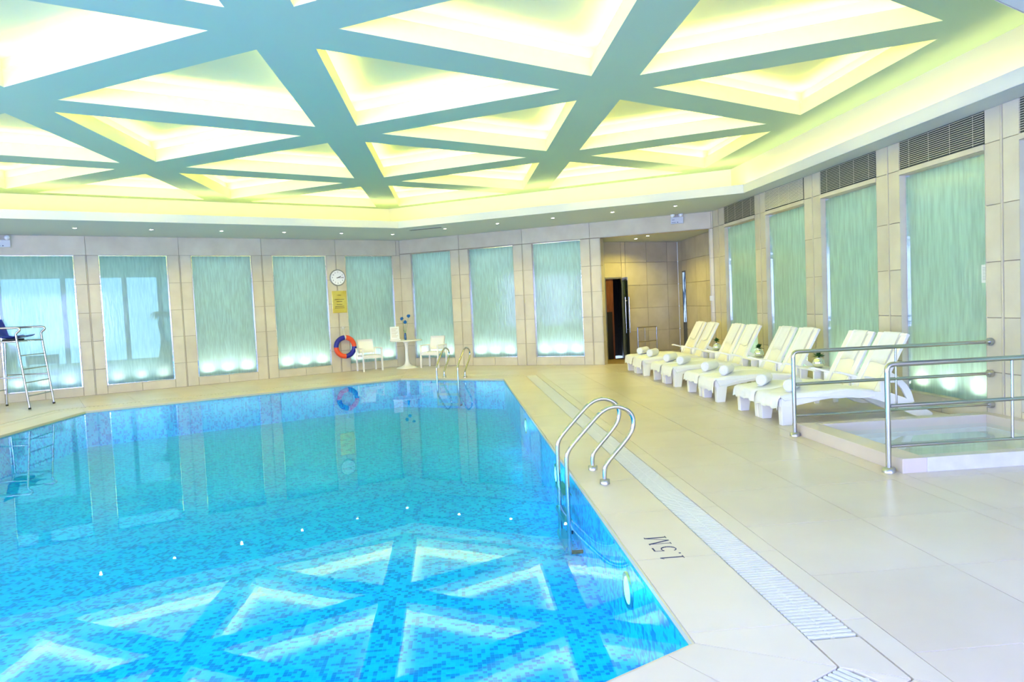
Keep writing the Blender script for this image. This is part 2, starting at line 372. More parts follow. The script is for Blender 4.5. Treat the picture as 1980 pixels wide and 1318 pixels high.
# lattice of beams with triangular coffers
SL = 2.7195; OX, OY = -0.57664 * SL, 4.11131 * SL
UY = 1.51882 * SL; WX, WY = 1.55177 * SL * math.cos(A2), 1.55177 * SL * math.sin(A2)
def node(i, j): return (OX + j * WX, OY + i * UY + j * WY)
def off_tri(T, d):
    """move the three edges outward by d (T counter-clockwise)"""
    L = []
    for k in range(3):
        p, q = T[k], T[(k + 1) % 3]; l = math.hypot(q[0] - p[0], q[1] - p[1]); n = ((q[1] - p[1]) / l, -(q[0] - p[0]) / l)
        L.append((n, n[0] * p[0] + n[1] * p[1] + d))
    return [inter(*L[k - 1], *L[k]) for k in range(3)]
lat = B(); coffers = []
DI = 0.10985 * SL
for i in range(-8, 9):
    for j in range(-7, 7):
        for T in ([node(i, j), node(i, j + 1), node(i + 1, j + 1)], [node(i, j), node(i + 1, j + 1), node(i + 1, j)]):
            if area(T) < 0: T = T[::-1]
            ok = all(p[0] <= 5.95 and p[0] > -12.9 and N1[0] * p[0] + N1[1] * p[1] <= 17.9 and N2[0] * p[0] + N2[1] * p[1] <= 16.4 and N1[0] * p[0] + N1[1] * p[1] > 2.8 and N2[0] * p[0] + N2[1] * p[1] > -3.0 for p in T)
            if ok:
                Hh = off_tri(T, -DI); coffers.append(Hh)
                for k in range(3):
                    a, b_, c, d = T[k], T[(k + 1) % 3], Hh[(k + 1) % 3], Hh[k]
                    lat.add([(*a, ZC), (*b_, ZC), (*c, ZC), (*d, ZC)], [(3, 2, 1, 0)])
            else:
                P = T
                for n, o in J_L:
                    P = clip(P, n, o)
                    if len(P) < 3: break
                if len(P) >= 3 and abs(area(P)) > 1e-5: lat.add([(*p, ZC) for p in P], [tuple(range(len(P)))[::-1]])
ceil = structure(lat.build('ceiling', 'ceiling'))
for Hh in coffers:
    b = B(); ch = off_tri(Hh, 0.15)
    H3 = off_tri(Hh, 0.018)
    for k in range(3):
        j = (k + 1) % 3
        b.add([(*Hh[k], ZC), (*Hh[j], ZC), (*Hh[j], 4.61), (*Hh[k], 4.61)], [(0, 1, 2, 3)])
        b.add([(*Hh[k], 4.61), (*Hh[j], 4.61), (*H3[j], 4.61), (*H3[k], 4.61)], [(0, 1, 2, 3)])
        b.add([(*H3[k], 4.57), (*H3[j], 4.57), (*H3[j], 4.61), (*H3[k], 4.61)], [(3, 2, 1, 0)])
        b.add([(*H3[k], 4.57), (*H3[j], 4.57), (*ch[j], 4.57), (*ch[k], 4.57)], [(0, 1, 2, 3)])
        b.add([(*ch[k], 4.57), (*ch[j], 4.57), (*ch[j], 4.80), (*ch[k], 4.80)], [(0, 1, 2, 3)])
    b.add([(*p, 4.80) for p in ch], [(2, 1, 0)])
    co = b.build('coffer', 'plaster', ceil)
    s1, s2 = off_tri(Hh, 0.04), off_tri(Hh, 0.075); b = B()
    for k in range(3):
        j = (k + 1) % 3; b.add([(*s1[k], 4.578), (*s1[j], 4.578), (*s2[j], 4.578), (*s2[k], 4.578)], [(0, 3, 2, 1)[::-1]])
    b.build('light_strip', 'strip', co)

# ------------------------------------------------------------------ pool shell, deck, drains
POOL = [((1, 0), 1.093), (N2, 14.556), (N1, 15.895), ((-1, 0), 7.155), ((-N2[0], -N2[1]), 2.285), ((-N1[0], -N1[1]), -2.328)]
def pool_ring(d): return [inter(POOL[i - 1][0], POOL[i - 1][1] + d, POOL[i][0], POOL[i][1] + d) for i in range(6)]
P0 = pool_ring(0.0); PD = -0.70; WL = -0.035
b = B(); b.add([(*p, PD) for p in P0], [tuple(range(6))]); curtain(b, [p for p in P0][::-1], PD, -0.03)
structure(b.build('pool_basin', 'mosaic'))
b = B(); b.add([(*p, WL) for p in P0], [tuple(range(6))]); wt = structure(b.build('pool_water', 'water')); wt['label'] = 'clear blue water of the swimming pool'
lips = B(); q0, q1 = P0, pool_ring(-0.012)
ring(lips, P0, q1, -0.004, True); curtain(lips, q1[::-1], -0.045, -0.004); structure(lips.build('trim_4', pm('lip_stone', (0.62, 0.55, 0.36), 0.4)))

floor = structure(empty('floor'))
def region(i, dmin, dmax=None):
    """part of the deck nearest to pool edge i, at distance >= dmin"""
    P = list(ROOM) if dmax is None else pool_ring(dmax)
    n, o = POOL[i]; P = clip(P, n, o + dmin, False)
    for j in range(6):
        if j != i and len(P) >= 3:
            m, r = POOL[j]; P = clip(P, (m[0] - n[0], m[1] - n[1]), r - o)
    return P if len(P) >= 3 and abs(area(P)) > 1e-3 else []
def add_poly(name, poly, z0, z1, m, parent, gap=0.0025):
    if len(poly) < 3 or abs(area(poly)) < 0.003: return None
    if area(poly) < 0: poly = poly[::-1]
    # shrink a little for the joint
    L = []; P = [poly[0]]
    for p in poly[1:]:
        if math.hypot(p[0] - P[-1][0], p[1] - P[-1][1]) > 1e-3: P.append(p)
    if math.hypot(P[0][0] - P[-1][0], P[0][1] - P[-1][1]) < 1e-3: P.pop()
    if len(P) < 3: return None
    for k in range(len(P)):
        p, q = P[k], P[(k + 1) % len(P)]; l = math.hypot(q[0] - p[0], q[1] - p[1]); n = ((q[1] - p[1]) / l, -(q[0] - p[0]) / l); L.append((n, n[0] * p[0] + n[1] * p[1] - gap))
    Q = []
    for k in range(len(P)):
        (n1, o1), (n2, o2) = L[k - 1], L[k]
        if abs(n1[0] * n2[1] - n1[1] * n2[0]) < 1e-3: Q.append(P[k])
        else: Q.append(inter(n1, o1, n2, o2))
    return B().prism(Q, z0, z1).build(name, m, parent)
# bed under the slabs
PL = dict(x0=3.98, x1=6.394, y0=6.02, y1=8.02)
bed = B()
def split_plunge(P):
    a = clip(P, (1, 0), PL['x0']); r = clip(P, (1, 0), PL['x0'], False)
    return [q for q in (a, clip(r, (0, 1), PL['y0']), clip(r, (0, 1), PL['y1'], False)) if len(q) >= 3]
for i in range(6):
    P = region(i, 0.0)
    for Q in (split_plunge(P) if i == 0 else [P]):
        if len(Q) >= 3: bed.prism(Q if area(Q) > 0 else Q[::-1], -0.034, -0.022)
bed.build('mortar_bed', 'bed', floor)
def tiles(i, d0, d1, length, name, m, shift=0.0, cols=1, colw=None):
    n, o = POOL[i]; t = (-n[1], n[0])
    P = region(i, d0, d1)
    if not P: return 0
    ts = [t[0] * p[0] + t[1] * p[1] for p in P]; k0 = math.floor((min(ts) - shift) / length); c = 0
    k = k0
    while k * length + shift < max(ts):
        a = k * length + shift
        Q = clip(clip(P, t, a, False), t, a + length)
        if d1 is None:
            dd = [n[0] * p[0] + n[1] * p[1] - o for p in Q] or [0]
            w_ = d0; r_ = 0
            while w_ < max(dd) - 1e-3:
                R = clip(clip(Q, n, o + w_, False), n, o + w_ + colw)
                for S in (split_plunge(R) if i == 0 else [R]):
                    if add_poly(name, S, -0.022, random.uniform(-0.0006, 0.0004), m, floor): c += 1
                w_ += colw; r_ += 1
        elif add_poly(name, Q, -0.022, 0.0, m, floor): c += 1
        k += 1
    return c
nt = 0
for i in range(6):
    nt += tiles(i, 0.0, 0.545, 1.02, 'coping_slab', 'coping', 0.33)
    nt += tiles(i, 0.80, 0.945, 1.02, 'border_slab', 'coping', 0.33)
for i, (ln, cw_) in {0: (0.94, 0.87), 1: (0.94, 0.80), 2: (0.94, 0.84), 3: (1.5, 1.4), 4: (1.6, 1.6), 5: (1.0, 1.0)}.items():
    nt += tiles(i, 0.945, None, ln, 'floor_tile', 'floor', 0.2, colw=cw_)
print('floor pieces', nt)
# drains: channel bed + slats
for i in range(6):
    P = region(i, 0.55, 0.795)
    b = B().prism(P if area(P) > 0 else P[::-1], -0.021, -0.018); ch = b.build('drain_channel', 'gratebed', floor)
    n, o = POOL[i]; t = (-n[1], n[0]); ts = [t[0] * p[0] + t[1] * p[1] for p in P]; t0, t1 = min(ts), max(ts)
    ang = math.atan2(n[1], n[0])
    if i == 0:      # near the camera: stop for the corner stone
        add_poly('corner_slab', clip(P, (0, 1), 3.21), -0.018, 0.0, 'coping', floor); t0 = 3.22
    if i == 5:
        t1 = t1 - 0.13; add_poly('corner_slab', clip(P, t, t1 + 0.01, False), -0.018, 0.0, 'coping', floor)
    if i in (0, 5):
        run = t0 + 0.02; k = 0; stuff = B(); lim = 288 if i == 0 else 60
        order = []
        while run < t1 - 0.02: order.append(run); run += 0.036
        if i == 5: order = order[::-1]
        for k, r in enumerate(order):
            a = Vector((n[0] * (o + 0.552), n[1] * (o + 0.552), 0)) + Vector((t[0], t[1], 0)) * r
            if k < lim:
                s = slab('grate_slat', 'grate', ch, (0, 0, 0), (0.241, 0.021, 0.016)); s.location = (a.x, a.y, -0.018); s.rotation_euler = (0, 0, ang)
            else:
                e = Vector((n[0], n[1], 0)) * 0.241; f = Vector((t[0], t[1], 0)) * 0.021
                stuff.prism([(p.x, p.y) for p in (a, a + e, a + e + f, a + f)], -0.018, -0.002)
        for dd in (0.665, 0.12 + 0.55):
            pass
        sp = B(); a = Vector((n[0] * (o + 0.665), n[1] * (o + 0.665), 0)) + Vector((t[0], t[1], 0)) * t0; e = Vector((t[0], t[1], 0)) * (t1 - t0); f = Vector((n[0], n[1], 0)) * 0.014
        sp.prism([(p.x, p.y) for p in (a, a + f, a + f + e, a + e)], -0.018, -0.0035); sp.build('grate_spine', 'grate', ch)
        if stuff.v: stuff.build('far_grate', 'grate', ch)['kind'] = 'stuff'
    else:           # far sides: stone cover with a narrow slotted line
        Q = region(i, 0.552, 0.70); add_poly('drain_cover', Q, -0.018, 0.0, 'coping', floor)
        st = B(); r = t0 + 0.02
        while r < t1 - 0.03:
            a = Vector((n[0] * (o + 0.715), n[1] * (o + 0.715), 0)) + Vector((t[0], t[1], 0)) * r; e = Vector((n[0], n[1], 0)) * 0.07; f = Vector((t[0], t[1], 0)) * 0.05
            st.prism([(p.x, p.y) for p in (a, a + e, a + e + f, a + f)], -0.018, -0.003); r += 0.075
        st.build('far_grate', 'grate', ch)['kind'] = 'stuff'

# ------------------------------------------------------------------ walls
WALLS = {'wall_left': (A1, O1), 'wall_back': (A2, O2), 'wall_right': (-PI / 2, O3)}
wall_obj = {}
def wall_root(name):
    a, o = WALLS[name]; n = (-math.sin(a), math.cos(a))
    r = structure(empty(name, (n[0] * o, n[1] * o, 0), a)); wall_obj[name] = r; return r
def wall_point(name, t, d, z):
    a, o = WALLS[name]; n = (-math.sin(a), math.cos(a)); return Vector((math.cos(a) * t + n[0] * (o + d), math.sin(a) * t + n[1] * (o + d), z))
def backing(root, t0, t1, openings, zt=3.74, th=0.26):
    b = B(); cur = t0
    for a, c, z0, z1 in sorted(openings):
        b.box((cur, 0.02, -0.02), (a, th, zt))
        if z0 > 0: b.box((a, 0.02, -0.02), (c, th, z0))
        b.box((a, 0.02, z1), (c, th, zt)); cur = c
    b.box((cur, 0.02, -0.02), (t1, th, zt)); return b.build('masonry', 'grout', root)
G = 0.005
def stone(root, a, c, z0, z1, m='stone', proud=0.0):
    if c - a > 0.02 and z1 - z0 > 0.02: slab('stone_slab', m, root, (a + G, -proud, z0 + G), (c - G, 0.022, z1 - G))
ROWS = [0, 0.60, 1.265, 1.93, 2.60, 3.28]
wid = [0]
def window(root, name, t0, t1, z0, z1, glass, rec, behind=True, trim=0.026):
    wid[0] += 1
    e = structure(empty(f'window_{wid[0]}', (0, 0, 0), 0)); e.matrix_world = root.matrix_basis.copy()
    e.location = root.location; e.rotation_euler = root.rotation_euler
    pn = B().box((t0 + .005, rec + 0.02, z0 + .005), (t1 - .005, rec + 0.032, z1 - .005)); pn.mi = [1, 1, 0, 1, 1, 1]; pn.build('pane', [glass, 'clear'], e)
    fr = B()
    fr.box((t0, rec - .005, z0), (t0 + trim, rec + 0.02, z1)); fr.box((t1 - trim, rec - .005, z0), (t1, rec + 0.02, z1))
    fr.box((t0 + trim, rec - .005, z1 - trim * .8), (t1 - trim, rec + 0.02, z1)); fr.box((t0 + trim, rec - .005, z0), (t1 - trim, rec + 0.02, z0 + trim * .6))
    fr.build('window_frame', 'mirror', e)
    # stone reveals
    rv = B(); rv.box((t0 - .001, 0.0, z0), (t0 + 0.003, rec + .02, z1)); rv.box((t1 - .003, 0.0, z0), (t1 + .001, rec + .02, z1)); rv.box((t0, 0.0, z1 - .003), (t1, rec + .02, z1 + .001)); rv.box((t0, 0, z0 - .001), (t1, rec + .02, z0 + .003))
    rv.build('reveal', 'stone', e)
    if behind:
        for k in range(3):
            t = t0 + (t1 - t0) * (0.17 + 0.33 * k)
            u = B().lathe([(0.0, 0.0), (0.05, 0.0), (0.05, 0.07), (0.042, 0.07), (0.04, 0.06), (0, 0.06)], 12, (t, rec + 0.20, z0 + 0.001)).build('uplight', 'brushed', e)
            B().lathe([(0.0, 0.0), (0.039, 0.0)], 12, (t, rec + 0.20, z0 + 0.066)).build('lens', 'uplens', u)
            ld = bpy.data.lights.new('uplight_lamp', 'SPOT'); ld.energy = L_UP; ld.color = (1.0, 1.0, 0.86) if k != 1 else (0.95, 1.0, 1.0); ld.shadow_soft_size = 0.03
            ld.spot_size = math.radians(165); ld.spot_blend = 0.9
            lo = bpy.data.objects.new('uplight_lamp', ld); COL.objects.link(lo); lo.parent = e; lo.location = (t, rec + 0.20, z0 + 0.075); lo.rotation_euler = (PI + 0.30, 0, 0)
    return e
# --- far-left wall
wl = wall_root('wall_left'); TC1 = N1[1] * 0 + (ROOM[2][0] * math.cos(A1) + ROOM[2][1] * math.sin(A1)); TL1 = ROOM[3][0] * math.cos(A1) + ROOM[3][1] * math.sin(A1)
W1 = [(-2.67, -1.18), (-0.64, 0.86), (1.35, 2.83), (3.37, 4.84), (5.375, 6.86), (7.41, 8.87)]
ops = [(a, c, 0.205, 3.28) for a, c in W1]; backing(wl, TL1, TC1 + 0.1, ops)
edges = [TL1] + [x for w_ in W1 for x in w_] + [TC1]
for k in range(0, len(edges), 2):
    a, c = edges[k], edges[k + 1]; mid = (a + c) / 2
    for z0, z1 in zip(ROWS[:-1], ROWS[1:]):
        if c - a < 0.4: stone(wl, a, c, z0, z1)
        else:
            stone(wl, a, mid - .012, z0, z1); stone(wl, mid + .012, c, z0, z1)
    if c - a >= 0.4: stone(wl, mid - .012, mid + .012, 0, 3.28, proud=-0.01)
    nxt = edges[k + 2] if k + 2 < len(edges) else None
    stone(wl, mid if k else a, (edges[k + 2] + edges[k + 3]) / 2 if nxt is not None else c, 3.28, 3.73)
    if nxt is not None:
        h = (c + nxt) / 2; stone(wl, c, h, 0, 0.205); stone(wl, h, nxt, 0, 0.205)
for k, (a, c) in enumerate(W1): window(wl, 'w', a, c, 0.205, 3.28, 'glass_left' if k < 3 else 'glass_mid', 0.035)
# --- far-right wall with the passage opening
wb = wall_root('wall_back'); TC2 = ROOM[2][0] * math.cos(A2) + ROOM[2][1] * math.sin(A2); TR2 = ROOM[1][0] * math.cos(A2) + ROOM[1][1] * math.sin(A2)
W2 = [(-11.37, -10.03), (-9.45, -8.055), (-7.49, -6.10)]; DO = (-5.575, -2.775)
ops = [(a, c, 0.225, 3.31) for a, c in W2] + [(DO[0], DO[1], 0.0, 3.325)]; backing(wb, TC2 - 0.1, TR2 + 0.26, ops)
ROWS2 = [0, 0.60, 1.265, 1.93, 2.60, 3.31]
edges = [TC2] + [x for w_ in W2 for x in w_] + [DO[0], DO[1], TR2]
for k in range(0, len(edges), 2):
    a, c = edges[k], edges[k + 1]; mid = (a + c) / 2
    for z0, z1 in zip(ROWS2[:-1], ROWS2[1:]):
        if c - a < 0.4: stone(wb, a, c, z0, z1)
        else: stone(wb, a, mid - .012, z0, z1); stone(wb, mid + .012, c, z0, z1)
    if c - a >= 0.4: stone(wb, mid - .012, mid + .012, 0, 3.31, proud=-0.01)
    nxt = edges[k + 2] if k + 2 < len(edges) else None
    stone(wb, mid if k else a, (edges[k + 2] + edges[k + 3]) / 2 if nxt is not None else c, 3.325, 3.73)
    if nxt is not None and k < 6:
        h = (c + nxt) / 2; stone(wb, c, h, 0, 0.225); stone(wb, h, nxt, 0, 0.225)
for a, c in W2: window(wb, 'w', a, c, 0.225, 3.31, 'glass_mid', 0.055)
# --- right wall, windows with air grilles above
wr = wall_root('wall_right')
W3 = [(-16.13, -14.46), (-13.965, -12.36), (-11.80, -10.185), (-9.635, -8.02), (-7.50, -5.88), (-5.35, -3.73)]
ops = [(a, c, 0.20, 3.26) for a, c in W3]
bk = backing(wr, -ROOM[1][1] - 0.2, OF, ops)
edges = [-ROOM[1][1]] + [x for w_ in W3 for x in w_] + [OF]
ROWS3 = [0, 0.62, 1.27, 1.93, 2.60, 3.33, 3.73]
for k in range(0, len(edges), 2):
    a, c = edges[k], edges[k + 1]; mid = (a + c) / 2
    if k == len(edges) - 2:
        for z0, z1 in zip(ROWS3[:-1], ROWS3[1:]):
            q = a
            while q < c - .1: stone(wr, q, min(q + 1.2, c), z0, z1); q += 1.2
        break
    for z0, z1 in zip(ROWS3[:-1], ROWS3[1:]):
        stone(wr, a, mid - .018, z0, z1); stone(wr, mid + .018, c, z0, z1)
    stone(wr, mid - .018, mid + .018, 0, 3.73, proud=0.006)
    nxt = edges[k + 2]; h = (c + nxt) / 2; stone(wr, c, h, 0, 0.20); stone(wr, h, nxt, 0, 0.20)
for k, (a, c) in enumerate(W3):
    window(wr, 'w', a, c, 0.20, 3.26, 'glass_right', 0.085)
    stone(wr, a, c, 3.26, 3.335, proud=0.012)
    g = B(); g.box((a, 0.012, 3.335), (c, 0.018, 3.73)).build('grille', 'louver_bed', wr); gr = wr.children[-1]
    gr = [o for o in wr.children if o.name.startswith('grille')][-1]
    for q in range(14):
        z = 3.35 + q * 0.0268; open_ = 0.35 if k != 1 else 1.15
        s = slab('louver', 'louver', gr, (0, 0, 0), (c - a - 0.02, 0.022, 0.005)); s.location = (a + 0.01, -0.012, z + (0.004 if k != 1 else -0.001)); s.rotation_euler = (open_ if k == 1 else 0.45, 0, 0)
    for q in range(4):
        tq = a + (c - a) * (q + 0.5) / 4; slab('grille_bar', 'louver', gr, (tq - .0018, 0.008, 3.345), (tq + .0018, 0.0115, 3.72))
structure(wr)
# --- unseen sides: left and front walls, daylight windows behind the camera
yl = [-OF, -2.6, -0.6, 0.0, 2.0, 2.6, 4.6, 5.2, 7.2, 7.8, 9.8, ROOM[3][1] + .2]
b = B(); b.box((-OL - .26, yl[0], 0), (-OL, yl[-1], 0.5)); b.box((-OL - .26, yl[0], 3.2), (-OL, yl[-1], 3.74))
for k in range(0, len(yl), 2): b.box((-OL - .26, yl[k], 0.5), (-OL, yl[k + 1], 3.2))
structure(b.build('wall_far_left', 'stone'))
for k in range(1, len(yl) - 1, 2):  # unseen left windows, added to spread the cool light
    wid[0] += 1; e = structure(empty(f'window_{wid[0]}'))
    B().box((-OL - .14, yl[k], 0.5), (-OL - .12, yl[k + 1], 3.2)).build('pane', 'day2', e)
b = B(); b.box((-OL, -OF - .2, 0), (O3, -OF, 0.5)); b.box((-OL, -OF - .2, 3.2), (O3, -OF, 3.74))
xs = [-OL, -11, -9, -8.4, -6.4, -5.8, -3.8, -3.2, -1.2, -0.6, 1.4, 2.0, 4.0, 4.4, 6.0, O3]
for k in range(0, len(xs), 2): b.box((xs[k], -OF - .2, 0.5), (xs[k + 1], -OF, 3.2))
structure(b.build('wall_front', 'stone'))
for k in range(1, len(xs) - 1, 2):
    wid[0] += 1; e = structure(empty(f'window_{wid[0]}'))
    B().box((xs[k], -OF - .12, 0.5), (xs[k + 1], -OF - .10, 3.2)).build('pane', 'day', e)

# ------------------------------------------------------------------ corridors behind the glass
def corridor(name, t0, t1, depth, zc, m='corridor', lamp=0, open_back=False):
    a, o = WALLS[name]; r = structure(empty('wall_outer_corridor', wall_obj[name].location, a))
    b = B(); b.box((t0, 0.26, -0.05), (t1, depth, -0.005)); b.build('corridor_floor', 'corridor_floor', r)
    b = B(); b.box((t0, 0.26, zc), (t1, depth + .1, zc + .05)); b.box((t0 - .1, 0.26, 0), (t0, depth + .1, zc)); b.box((t1, 0.26, 0), (t1 + .1, depth + .1, zc))
    if not open_back: b.box((t0, depth, 0), (t1, depth + .1, zc))
    b.build('corridor_shell', m, r)
    if lamp:
        n = max(1, int((t1 - t0) / 2.2))
        for k in range(n):
            ld = bpy.data.lights.new('added_backlight', 'AREA'); ld.energy = lamp; ld.shape = 'RECTANGLE'; ld.size = min(3.0, (t1 - t0) / n); ld.size_y = min(1.2, depth - .4); ld.color = (0.82, 0.95, 1.0)  # area light added to backlight the panes
            lo = bpy.data.objects.new('added_backlight', ld); COL.objects.link(lo); lo.parent = r; lo.location = (t0 + (k + .5) * (t1 - t0) / n, 0.26 + (depth - .26) * .5, zc - 0.04)
    return r
c1 = corridor('wall_left', -3.4, 3.15, 3.6, 3.6, lamp=7, open_back=True)
# far window wall of that corridor: sill, mullions, daylight
b = B(); b.box((-3.4, 3.6, 0), (3.15, 3.7, 0.62)); b.box((-3.4, 3.6, 2.95), (3.15, 3.7, 3.6)); b.build('sill_wall', 'corridor', c1)
for q in (-3.4, -2.0, -0.72, 0.72, 2.2, 3.1): B().box((q - .06, 3.58, 0.62), (q + .06, 3.68, 2.95)).build('mullion', 'mullion', c1)
B().box((-3.4, 3.72, 0.5), (3.15, 3.74, 3.0)).build('sky_pane', 'dayblue', c1)
corridor('wall_left', 3.3, 9.6, 1.3, 3.6, lamp=6)
corridor('wall_back', -11.5, -6.0, 1.3, 3.6, lamp=6)
corridor('wall_right', -16.4, -3.6, 1.5, 3.6, lamp=5)

# ------------------------------------------------------------------ passage alcove
al = structure(empty('wall_passage'))
Pj0 = wall_point('wall_back', DO[0], 0.26, 0); Pj1 = wall_point('wall_back', DO[1], 0.26, 0)
Cc = Vector((6.75, 20.7, 0)); Cl = Vector((4.30, 19.772, 0)); Cf = Vector((6.62, 16.9, 0))
# floor and ceiling of the alcove
poly = [(Pj0.x - .15, Pj0.y + .02), (Pj1.x, Pj1.y), (6.9, 16.9), (6.9, 20.9), (4.1, 19.9)]
if area(poly) < 0: poly = poly[::-1]
B().prism(poly, -0.05, -0.002).build('passage_floor', pm('passage_floor', (0.46, 0.34, 0.19), 0.3), al)
B().prism(poly, 3.33, 3.38).build('passage_ceiling', 'soffit', al)
B().prism([tuple(wall_point('wall_back', DO[0], 0.02, 0)[:2]), tuple(wall_point('wall_back', DO[1], 0.02, 0)[:2]), tuple(Pj1[:2]), tuple(Pj0[:2])], -0.05, -0.001).build('threshold', 'floor', al)
# jamb linings
def wall_panel_run(p, q, rows, width, m, parent, thick=0.03, z1=3.33, openings=()):
    d = q - p; L_ = d.length; a = math.atan2(d.y, d.x); r = empty('stone_lining', p, a, parent)
    cuts = [0]; 
    while cuts[-1] + width * 1.4 < L_: cuts.append(cuts[-1] + width)
    cuts.append(L_)
    for o0, o1, zt in openings: cuts += [o0, o1]
    cuts = sorted(set(cuts)); bkb = B()
    for c0, c1_ in zip(cuts[:-1], cuts[1:]):
        for z0, z1_ in zip(rows[:-1], rows[1:]):
            zz0, zz1 = z0, z1_
            for o0, o1, zt in openings:
                if c0 >= o0 - 1e-4 and c1_ <= o1 + 1e-4: zz0 = max(z0, zt)
            if zz1 - zz0 > 0.03 and c1_ - c0 > 0.02: bkb.box((c0, thick, zz0), (c1_, thick + .02, zz1)); slab('stone_slab', m, r, (c0 + G, 0, zz0 + G), (c1_ - G, thick, zz1 - G))
    bkb.build('masonry', 'grout', r); return r
AR = [0.0, 0.13, 0.75, 1.42, 2.08, 2.74, 3.33]
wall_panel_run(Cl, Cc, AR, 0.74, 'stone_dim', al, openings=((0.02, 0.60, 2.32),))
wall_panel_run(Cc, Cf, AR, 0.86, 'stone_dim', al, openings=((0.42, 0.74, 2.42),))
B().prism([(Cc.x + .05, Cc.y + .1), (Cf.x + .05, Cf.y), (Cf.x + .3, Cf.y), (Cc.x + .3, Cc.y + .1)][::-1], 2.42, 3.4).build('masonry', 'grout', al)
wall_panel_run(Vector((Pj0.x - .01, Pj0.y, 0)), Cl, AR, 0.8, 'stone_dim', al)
def jamb(t, sgn):
    p = wall_point('wall_back', t, 0.0, 0); q = wall_point('wall_back', t, 0.27, 0); d = (q - p); a = math.atan2(d.y, d.x)
    r = empty('jamb', p, a, al)
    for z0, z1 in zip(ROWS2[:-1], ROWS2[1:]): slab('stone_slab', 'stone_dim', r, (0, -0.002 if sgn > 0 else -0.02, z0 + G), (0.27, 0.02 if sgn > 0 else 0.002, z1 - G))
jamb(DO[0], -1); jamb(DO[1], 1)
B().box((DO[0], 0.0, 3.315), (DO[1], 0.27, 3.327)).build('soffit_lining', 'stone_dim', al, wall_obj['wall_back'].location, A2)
# plinth along the back of the alcove
dv = (Cc - Cl).normalized(); nv = Vector((dv.y, -dv.x, 0))
pl = [Cl + dv * 0.95, Cc - dv * .03, Cc - dv * .03 + nv * .22, Cl + dv * 0.95 + nv * .22]; pl = [(p.x, p.y) for p in pl]
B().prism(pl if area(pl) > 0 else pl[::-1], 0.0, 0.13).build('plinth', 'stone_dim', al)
# doorway: dark room behind, wooden leaf
dd = structure(empty('door_1', Cl + dv * 0.02, math.atan2(dv.y, dv.x)))
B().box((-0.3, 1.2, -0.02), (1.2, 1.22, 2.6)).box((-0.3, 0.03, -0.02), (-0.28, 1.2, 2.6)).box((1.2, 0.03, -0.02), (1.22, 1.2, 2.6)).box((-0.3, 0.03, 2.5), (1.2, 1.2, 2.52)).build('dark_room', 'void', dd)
B().box((0.0, -0.005, 0), (0.03, 0.06, 2.32)).box((0.55, -0.005, 0), (0.58, 0.06, 2.32)).box((0.03, -0.005, 2.28), (0.55, 0.06, 2.32)).build('door_frame', 'brushed', dd)
B().box((0.03, 0.045, 0.0), (0.30, 0.08, 2.28)).build('door_leaf', 'wood', dd)
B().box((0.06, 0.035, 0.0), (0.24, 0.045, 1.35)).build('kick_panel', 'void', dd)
# glass door leaf standing open
gp = Cl + dv * 0.60; ga = math.atan2(dv.y, dv.x) - math.radians(112)
gd = structure(empty('door_2', gp + nv * .02, ga))
B().box((0, 0, 0.01), (0.62, 0.012, 2.30)).build('glass_leaf', 'glass_door', gd)
B().box((0, -.005, 0.0), (0.62, 0.017, 0.09)).box((0, -.005, 2.22), (0.62, 0.017, 2.31)).build('patch_rail', 'brushed', gd)
for s in (-1, 1): B().tube([(0.55, s * .05, 0.75), (0.55, s * .05, 1.75)], 0.014).tube([(0.55, 0, 0.85), (0.55, s * .05, 0.85)], .008).tube([(0.55, 0, 1.65), (0.55, s * .05, 1.65)], .008).build('door_handle', 'chrome', gd)
# narrow tall window in the side wall
nw = empty('window_slit', Cc + (Cf - Cc).normalized() * 0.42, math.atan2((Cf - Cc).y, (Cf - Cc).x)); structure(nw); wid[0] += 1; nw.name = f'window_{wid[0]}'
def curtain_mat():
    m, nt, N, L = mat('window_blinds'); N.remove(N['Principled BSDF']); e = N.new('ShaderNodeEmission'); g = N.new('ShaderNodeNewGeometry')
    mp = N.new('ShaderNodeMapping'); mp.inputs['Scale'].default_value = (1, 3, 0.9); t = N.new('ShaderNodeTexNoise'); t.inputs['Scale'].default_value = 3.2; t.inputs['Detail'].default_value = 5
    r = N.new('ShaderNodeValToRGB'); r.color_ramp.elements[0].position = 0.45; r.color_ramp.elements[0].color = (0.05, 0.10, 0.2, 1); r.color_ramp.elements[1].position = 0.56; r.color_ramp.elements[1].color = (0.55, 0.75, 1.0, 1)
    L.new(g.outputs['Position'], mp.inputs[0]); L.new(mp.outputs[0], t.inputs[0]); L.new(t.outputs[0], r.inputs[0]); L.new(r.outputs[0], e.inputs[0]); e.inputs[1].default_value = 0.75; L.new(e.outputs[0], N['Material Output'].inputs[0]); return m
B().box((0.016, 0.004, 0.95), (0.304, 0.02, 2.40)).build('pane', curtain_mat(), nw)
B().box((0.016, 0.004, 0.0), (0.304, 0.02, 0.95)).build('lower_panel', pm('slate_panel', (0.08, 0.10, 0.12), 0.4), nw)
B().box((-0.02, -0.004, 0), (0.015, 0.13, 2.44)).box((0.305, -0.004, 0), (0.34, 0.13, 2.44)).box((0.015, -0.004, 2.40), (0.305, 0.13, 2.44)).build('window_frame', pm('dark_frame', (0.07, 0.08, 0.09), 0.4), nw)
